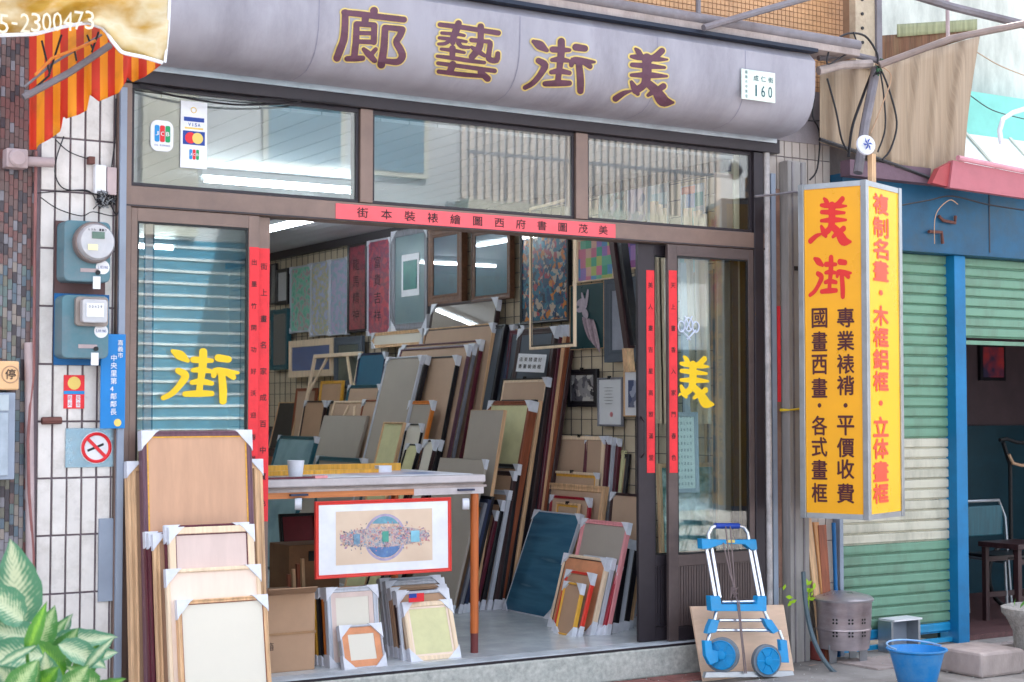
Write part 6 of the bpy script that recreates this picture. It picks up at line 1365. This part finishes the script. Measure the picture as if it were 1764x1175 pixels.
# planter
c_ = atg(1800, 1150); t = thing('stone_planter', 'grey washed stone planter at the right edge', 'planter', c_)
zt_ = W(1764, 1050, c_.y).z+.2
MB().lathe(c_, [(.17, 0), (.19, .03), (.2, zt_*.6), (.24, zt_*.82), (.27, zt_*.9), (.275, zt_), (.24, zt_+.01), (.22, zt_-.04)], 40).build('pot', mat('washed_stone', '#9c9894', .8, var=.3, scale=40, bump=.8, bscale=110), t, smooth=True)
g = MB()
for k in range(30):
    a_ = rk.random()*6.28; rr = rk.random()*.2; p = c_+Vector((rr*math.cos(a_), rr*math.sin(a_), zt_-.01)); q = p+Vector((rk.uniform(-.05, .05), rk.uniform(-.05, .05), .06)); s = Vector((rk.uniform(-.02, .02), rk.uniform(-.02, .02), 0)); g.add([p, (p+q)/2+s, q, (p+q)/2-s], [(0, 1, 2, 3)])
o = g.build('ground_cover', mat('planter_greens', '#5c9a3c', .6), t); o['kind'] = 'stuff'
# stone block
t = thing('stone_block', 'rough grey concrete block on the pavement by the bucket', 'stone block', atg(1700, 1160))
a = atg(1650, 1165); b = atg(1730, 1178)
MB().box(a.x+.05, a.x+.45, a.y-.15, a.y+.25, -.2, -.04).build('block', MATS['weathered_concrete'], t, bevel=.02)
MB().box(a.x+.48, a.x+.8, a.y-.1, a.y+.2, -.2, -.07).build('block', MATS['weathered_concrete'], t, bevel=.02)
# boards beside the bin
for i, (p0, p1, w_, m, lb) in enumerate((((1388, 893), (1412, 1110), .05, pine, 'long pine plank leaning behind the burner bin'), ((1402, 900), (1424, 1090), .045, wood('tan_plank', '#c08a5c'), 'tan plank leaning next to the pine one'), ((1410, 905), (1424, 1020), .07, brownw, 'short red brown board beside the planks'))):
    A = W(p0[0], p0[1], -.06-.01*i); B_ = W(p1[0], p1[1], -.14-.02*i); B_.z = max(B_.z, -.198) if i < 2 else B_.z
    if i == 2: B_.z = -.198; 
    tag(MB().slab([A, A+Vector((w_, 0, 0)), B_+Vector((w_, 0, 0)), B_], (0, .018, 0)).build('leaning_plank', m), lb, 'plank')
tag(MB().tube([(7.70, -.1, -.19), (7.695, -.08, .3), (7.70, -.06, .72)], .014, 8).build('blue_pipe', M_mblue, smooth=True), 'thin blue pipe standing beside the leaning planks', 'pipe')
cable([(1384, 985, -.15), (1388, 1040, -.2), (1398, 1090, -.3), (1415, 1130, -.42), (1440, 1160, -.5), (1480, 1178, -.55)], -.2, .016, 'dark grey garden hose curving down beside the bin', mat('grey_green_hose', '#4f5f68', .5), 'hose')
t = thing('pale_crate', 'pale box with dark opening against the bottom of the shutter', 'box', W(1545, 1100, -.15)); a = W(1530, 1067, -.1); b = W(1575, 1110, -.1)
MB().box(a.x, b.x+.02, -.16, -.01, a.z-.012, a.z).build('shelf', M_white, t); MB().box(b.x-.01, b.x+.01, -.15, -.02, -.199, a.z-.0125).build('side', M_alur, t); MB().box(a.x-.02, a.x+.0, -.15, -.02, -.199, a.z-.0125).build('side', M_alur, t); MB().box(a.x+.003, b.x-.012, -.04, -.03, -.198, a.z-.014).build('back', M_jamb, t)
tag(MB().box(7.5, 7.56, -.12, -.02, -.2, -.08).build('red_brick', mat('old_brick_red', '#8a4440', .8, var=.3, bump=.5), bevel=.006), 'broken red brick at the foot of the grey post', 'brick')
t = thing('small_weed', 'small yellow green leafy weed beside the leaning planks', 'plant', W(1395, 1040, -.1))
g = []
M_weed = mat('yellow_green_leaf', '#a6cf2c', .5, var=.15)
for k in range(16):
    p = W(1350 if k < 5 else 1393, 1030 if k < 5 else 1022, -.11)+Vector((rk.uniform(-.04, .04), rk.uniform(-.03, .0), rk.uniform(-.06, .06))); d1 = Vector((rk.uniform(-1, 1), rk.uniform(-.6, 0), rk.uniform(-.2, 1))).normalized()*.05; d2 = d1.cross(Vector((0, 1, .2))).normalized()*.016
    MB().add([p, p+d1*.5+d2, p+d1, p+d1*.5-d2], [(0, 1, 2, 3)]).build('leaf', M_weed, t)
MB().tube([W(1393, 1060, -.1), W(1393, 1020, -.11)], .004, 5).build('stem', M_weed, t)

# ================================================================== dieffenbachia at the lower left
def leaf_mat(nm, dark, pale, amt):
    m = bpy.data.materials.new(nm); m.use_nodes = True; N = m.node_tree.nodes; L = m.node_tree.links; b = N['Principled BSDF']
    def Mn(op, a, b_=None, v=None):
        x = N.new('ShaderNodeMath'); x.operation = op; L.new(a, x.inputs[0])
        if b_ is not None: L.new(b_, x.inputs[1])
        elif v is not None: x.inputs[1].default_value = v
        return x.outputs[0]
    uv = N.new('ShaderNodeUVMap'); sp = N.new('ShaderNodeSeparateXYZ'); L.new(uv.outputs[0], sp.inputs[0])
    au = Mn('ABSOLUTE', Mn('SUBTRACT', sp.outputs[0], v=.5))                          # 0 midrib .. .5 margin
    vv = Mn('SUBTRACT', sp.outputs[1], Mn('MULTIPLY', au, v=.55)); wv = Mn('SINE', Mn('MULTIPLY', vv, v=95))
    nz = N.new('ShaderNodeTexNoise'); nz.inputs['Scale'].default_value = 9; nz.inputs['Detail'].default_value = 6; L.new(uv.outputs[0], nz.inputs['Vector'])
    s1 = Mn('ADD', Mn('MULTIPLY', wv, v=.09), Mn('MULTIPLY', nz.outputs[0], v=.5)); lim = Mn('SUBTRACT', s1, Mn('MULTIPLY', au, v=1.0))
    mr = N.new('ShaderNodeMapRange'); mr.inputs[1].default_value = -.08+.14*(1-amt); mr.inputs[2].default_value = .2+.14*(1-amt); L.new(lim, mr.inputs[0])
    mx = N.new('ShaderNodeMixRGB'); L.new(mr.outputs[0], mx.inputs[0]); mx.inputs[1].default_value = lin(dark)+(1,); mx.inputs[2].default_value = lin(pale)+(1,)
    L.new(mx.outputs[0], b.inputs['Base Color']); b.inputs['Roughness'].default_value = .35
    tr_ = N.new('ShaderNodeBsdfTranslucent'); ms = N.new('ShaderNodeMixShader'); ms.inputs[0].default_value = .25; L.new(mx.outputs[0], tr_.inputs[0])
    L.new(b.outputs[0], ms.inputs[1]); L.new(tr_.outputs[0], ms.inputs[2]); L.new(ms.outputs[0], N['Material Output'].inputs[0]); return m
LM = [leaf_mat('variegated_leaf', '#4a8363', '#c3cdaa', 1.0), leaf_mat('green_variegated_leaf', '#43803c', '#b0c690', .7), leaf_mat('fresh_green_leaf', '#3f7a26', '#7fb038', .3)]
pt = thing('leafy_plant', 'dieffenbachia with large cream and green variegated leaves', 'plant', (1.0, -2.6, -.2))
def leaf(base, dirv, nrm, Ln, wd, m, droop=.25):
    dirv = dirv.normalized(); nrm = (nrm-dirv*nrm.dot(dirv)).normalized(); sd = dirv.cross(nrm); nv, nu = 12, 6; g = MB(); uvs = []
    for j in range(nv+1):
        v = j/nv; wid = wd*(math.sin(math.pi*min(1, v**.75*.98+.02))**.85) if 0 < v < 1 else 0
        for i in range(nu+1):
            u = i/nu-.5; z = -droop*Ln*v*v + abs(u)*wid*.35 + .006*math.sin(v*30)*abs(u)*2
            g.v.append(base+dirv*(Ln*v*(1-.1*droop*v))+sd*(u*wid*1.0)+nrm*z); uvs.append((i/nu, v))
    k = nu+1
    for j in range(nv):
        for i in range(nu): g.f.append((j*k+i, j*k+i+1, (j+1)*k+i+1, (j+1)*k+i)); g.mi.append(0)
    o = g.build('leaf', m, pt); ul = o.data.uv_layers.new(name='UVMap')
    for p in o.data.polygons:
        p.use_smooth = True
        for li in p.loop_indices: ul.data[li].uv = uvs[o.data.loops[li].vertex_index]
toC = (CAMP-Vector((1.1, -2.7, .4))).normalized()
sp_ = [  # base px, tip px, width px, material, Y
    ((30, 1085), (22, 935), 88, 0, -2.6), ((40, 1070), (-30, 1010), 66, 0, -2.75), ((75, 1130), (-45, 1130), 62, 0, -2.8), ((60, 1110), (-20, 1075), 60, 0, -2.7),
    ((75, 1110), (200, 1095), 40, 0, -2.5), ((100, 1110), (185, 1145), 46, 0, -2.65), ((60, 1120), (95, 1050), 44, 1, -2.6), ((90, 1160), (130, 1085), 52, 1, -2.55),
    ((60, 1150), (70, 1060), 40, 2, -2.5), ((40, 1160), (110, 1065), 44, 1, -2.45), ((110, 1165), (60, 1100), 46, 2, -2.7), ((130, 1175), (170, 1100), 40, 2, -2.5),
    ((20, 1175), (30, 1100), 50, 1, -2.5), ((0, 1190), (-10, 1110), 60, 2, -2.55), ((80, 1190), (80, 1130), 50, 0, -2.85), ((110, 1200), (150, 1150), 50, 1, -2.8), ((150, 1200), (212, 1165), 26, 2, -2.6),
    ((30, 1200), (0, 1150), 60, 0, -2.85), ((60, 1200), (95, 1150), 44, 2, -2.9), ((60, 1130), (20, 1090), 46, 1, -2.5), ((90, 1120), (120, 1060), 34, 0, -2.4), ((130, 1140), (200, 1120), 36, 0, -2.4), ((20, 1200), (60, 1140), 50, 1, -2.95), ((170, 1190), (120, 1150), 40, 1, -2.7)]
for k in range(9):
    bx0 = rk.uniform(-20, 150); by0 = rk.uniform(1120, 1210); aa = rk.uniform(-2.6, -.5); ll = rk.uniform(50, 95)
    sp_.append(((bx0, by0), (bx0+ll*math.cos(aa), min(by0+ll*math.sin(aa), 1190)), rk.uniform(16, 28), rk.choice([0, 0, 1, 2]), rk.uniform(-3.0, -2.35)))
for (b, tp, wpx, mi, Y) in sp_:
    P = W(b[0], b[1], Y); Q = W(tp[0], tp[1], Y-.05); sc_ = (W(b[0]+10, b[1], Y)-P).length/10
    leaf(P, Q-P, toC+Vector((rk.uniform(-.4, .4), rk.uniform(-.3, .3), .4)), (Q-P).length*1.04, wpx*sc_, LM[mi], rk.uniform(.05, .2))
sb = W(70, 1230, -2.65)
for (b, tp, wpx, mi, Y) in sp_[::2]: MB().tube([Vector((sb.x+rk.uniform(-.05, .05), sb.y, -.05)), W((b[0]+60)/2, 1210, Y), W(b[0], b[1], Y)], .006, 6).build('stem', LM[2], pt, smooth=True)
MB().lathe((sb.x, sb.y, -.2), [(.13, 0), (.17, .22), (.18, .24), (.15, .235)], 24).build('pot', mat('terracotta', '#8d5540', .8, bump=.3), pt, smooth=True)

# ================================================================== litter and slabs on the street
t = thing('red_paving_patch', 'reddish paving blocks set in the concrete in front of the step', 'paving', (6.2, -.3, -.199))
for k in range(7):
    for j in range(2):
        x = 5.7+k*.145+(j % 2)*.07; y = -.30+j*.105
        MB().box(x, x+.138, y, y+.098, -.199, -.188-rk.random()*.003).build('paving_block', mat('red_paver', '#8a5a54', .85, var=.25, scale=6, bump=.6, dirt='#5e5452', dirt_amt=.6), t)
for k in range(6):
    x = 7.55+k*.42; y = -.62
    struct(MB().box(x, x+.412, y, y+.40, -.199, -.186-rk.random()*.004).build('kerb_slab', M_conc))
g = MB()
for k in range(260):
    x, y = rk.uniform(5.4, 9.8), rk.uniform(-1.3, -.08); r_ = rk.uniform(.002, .007); a_ = rk.random()*3; z = -.184 if y > -.63 and y < -.2 and x > 7.5 else -.19
    g.add([(x+r_*math.cos(a_+q*2.1), y+r_*math.sin(a_+q*2.1), z) for q in range(3)]+[(x, y, z+r_)], [(0, 1, 3), (1, 2, 3), (2, 0, 3)])
o = g.build('grit', M_terr); tag(o, 'scattered grit and small pebbles on the street concrete', 'grit', kind='stuff')
for k, (px, py) in enumerate(((1245, 1170), (1192, 1158), (1400, 1150), (1640, 1160))):
    P = atg(px, py)+Z_*.012; a_ = rk.random()*6; e1 = Vector((math.cos(a_), math.sin(a_), .1))*.04; e2 = Vector((-e1.y, e1.x, .1*.04))*.4
    g = MB().add([P-e1, P-e2+Z_*.004, P+e1+Z_*.01, P+e2+Z_*.004], [(0, 1, 2, 3)])
    tag(g.build('fallen_leaf', kraft if k else M_ylet), ('small yellow leaf under the hand truck', 'dry brown leaf in front of the step edge', 'dry brown leaf near the garden hose', 'dry brown leaf beside the blue bucket')[k], 'leaf')
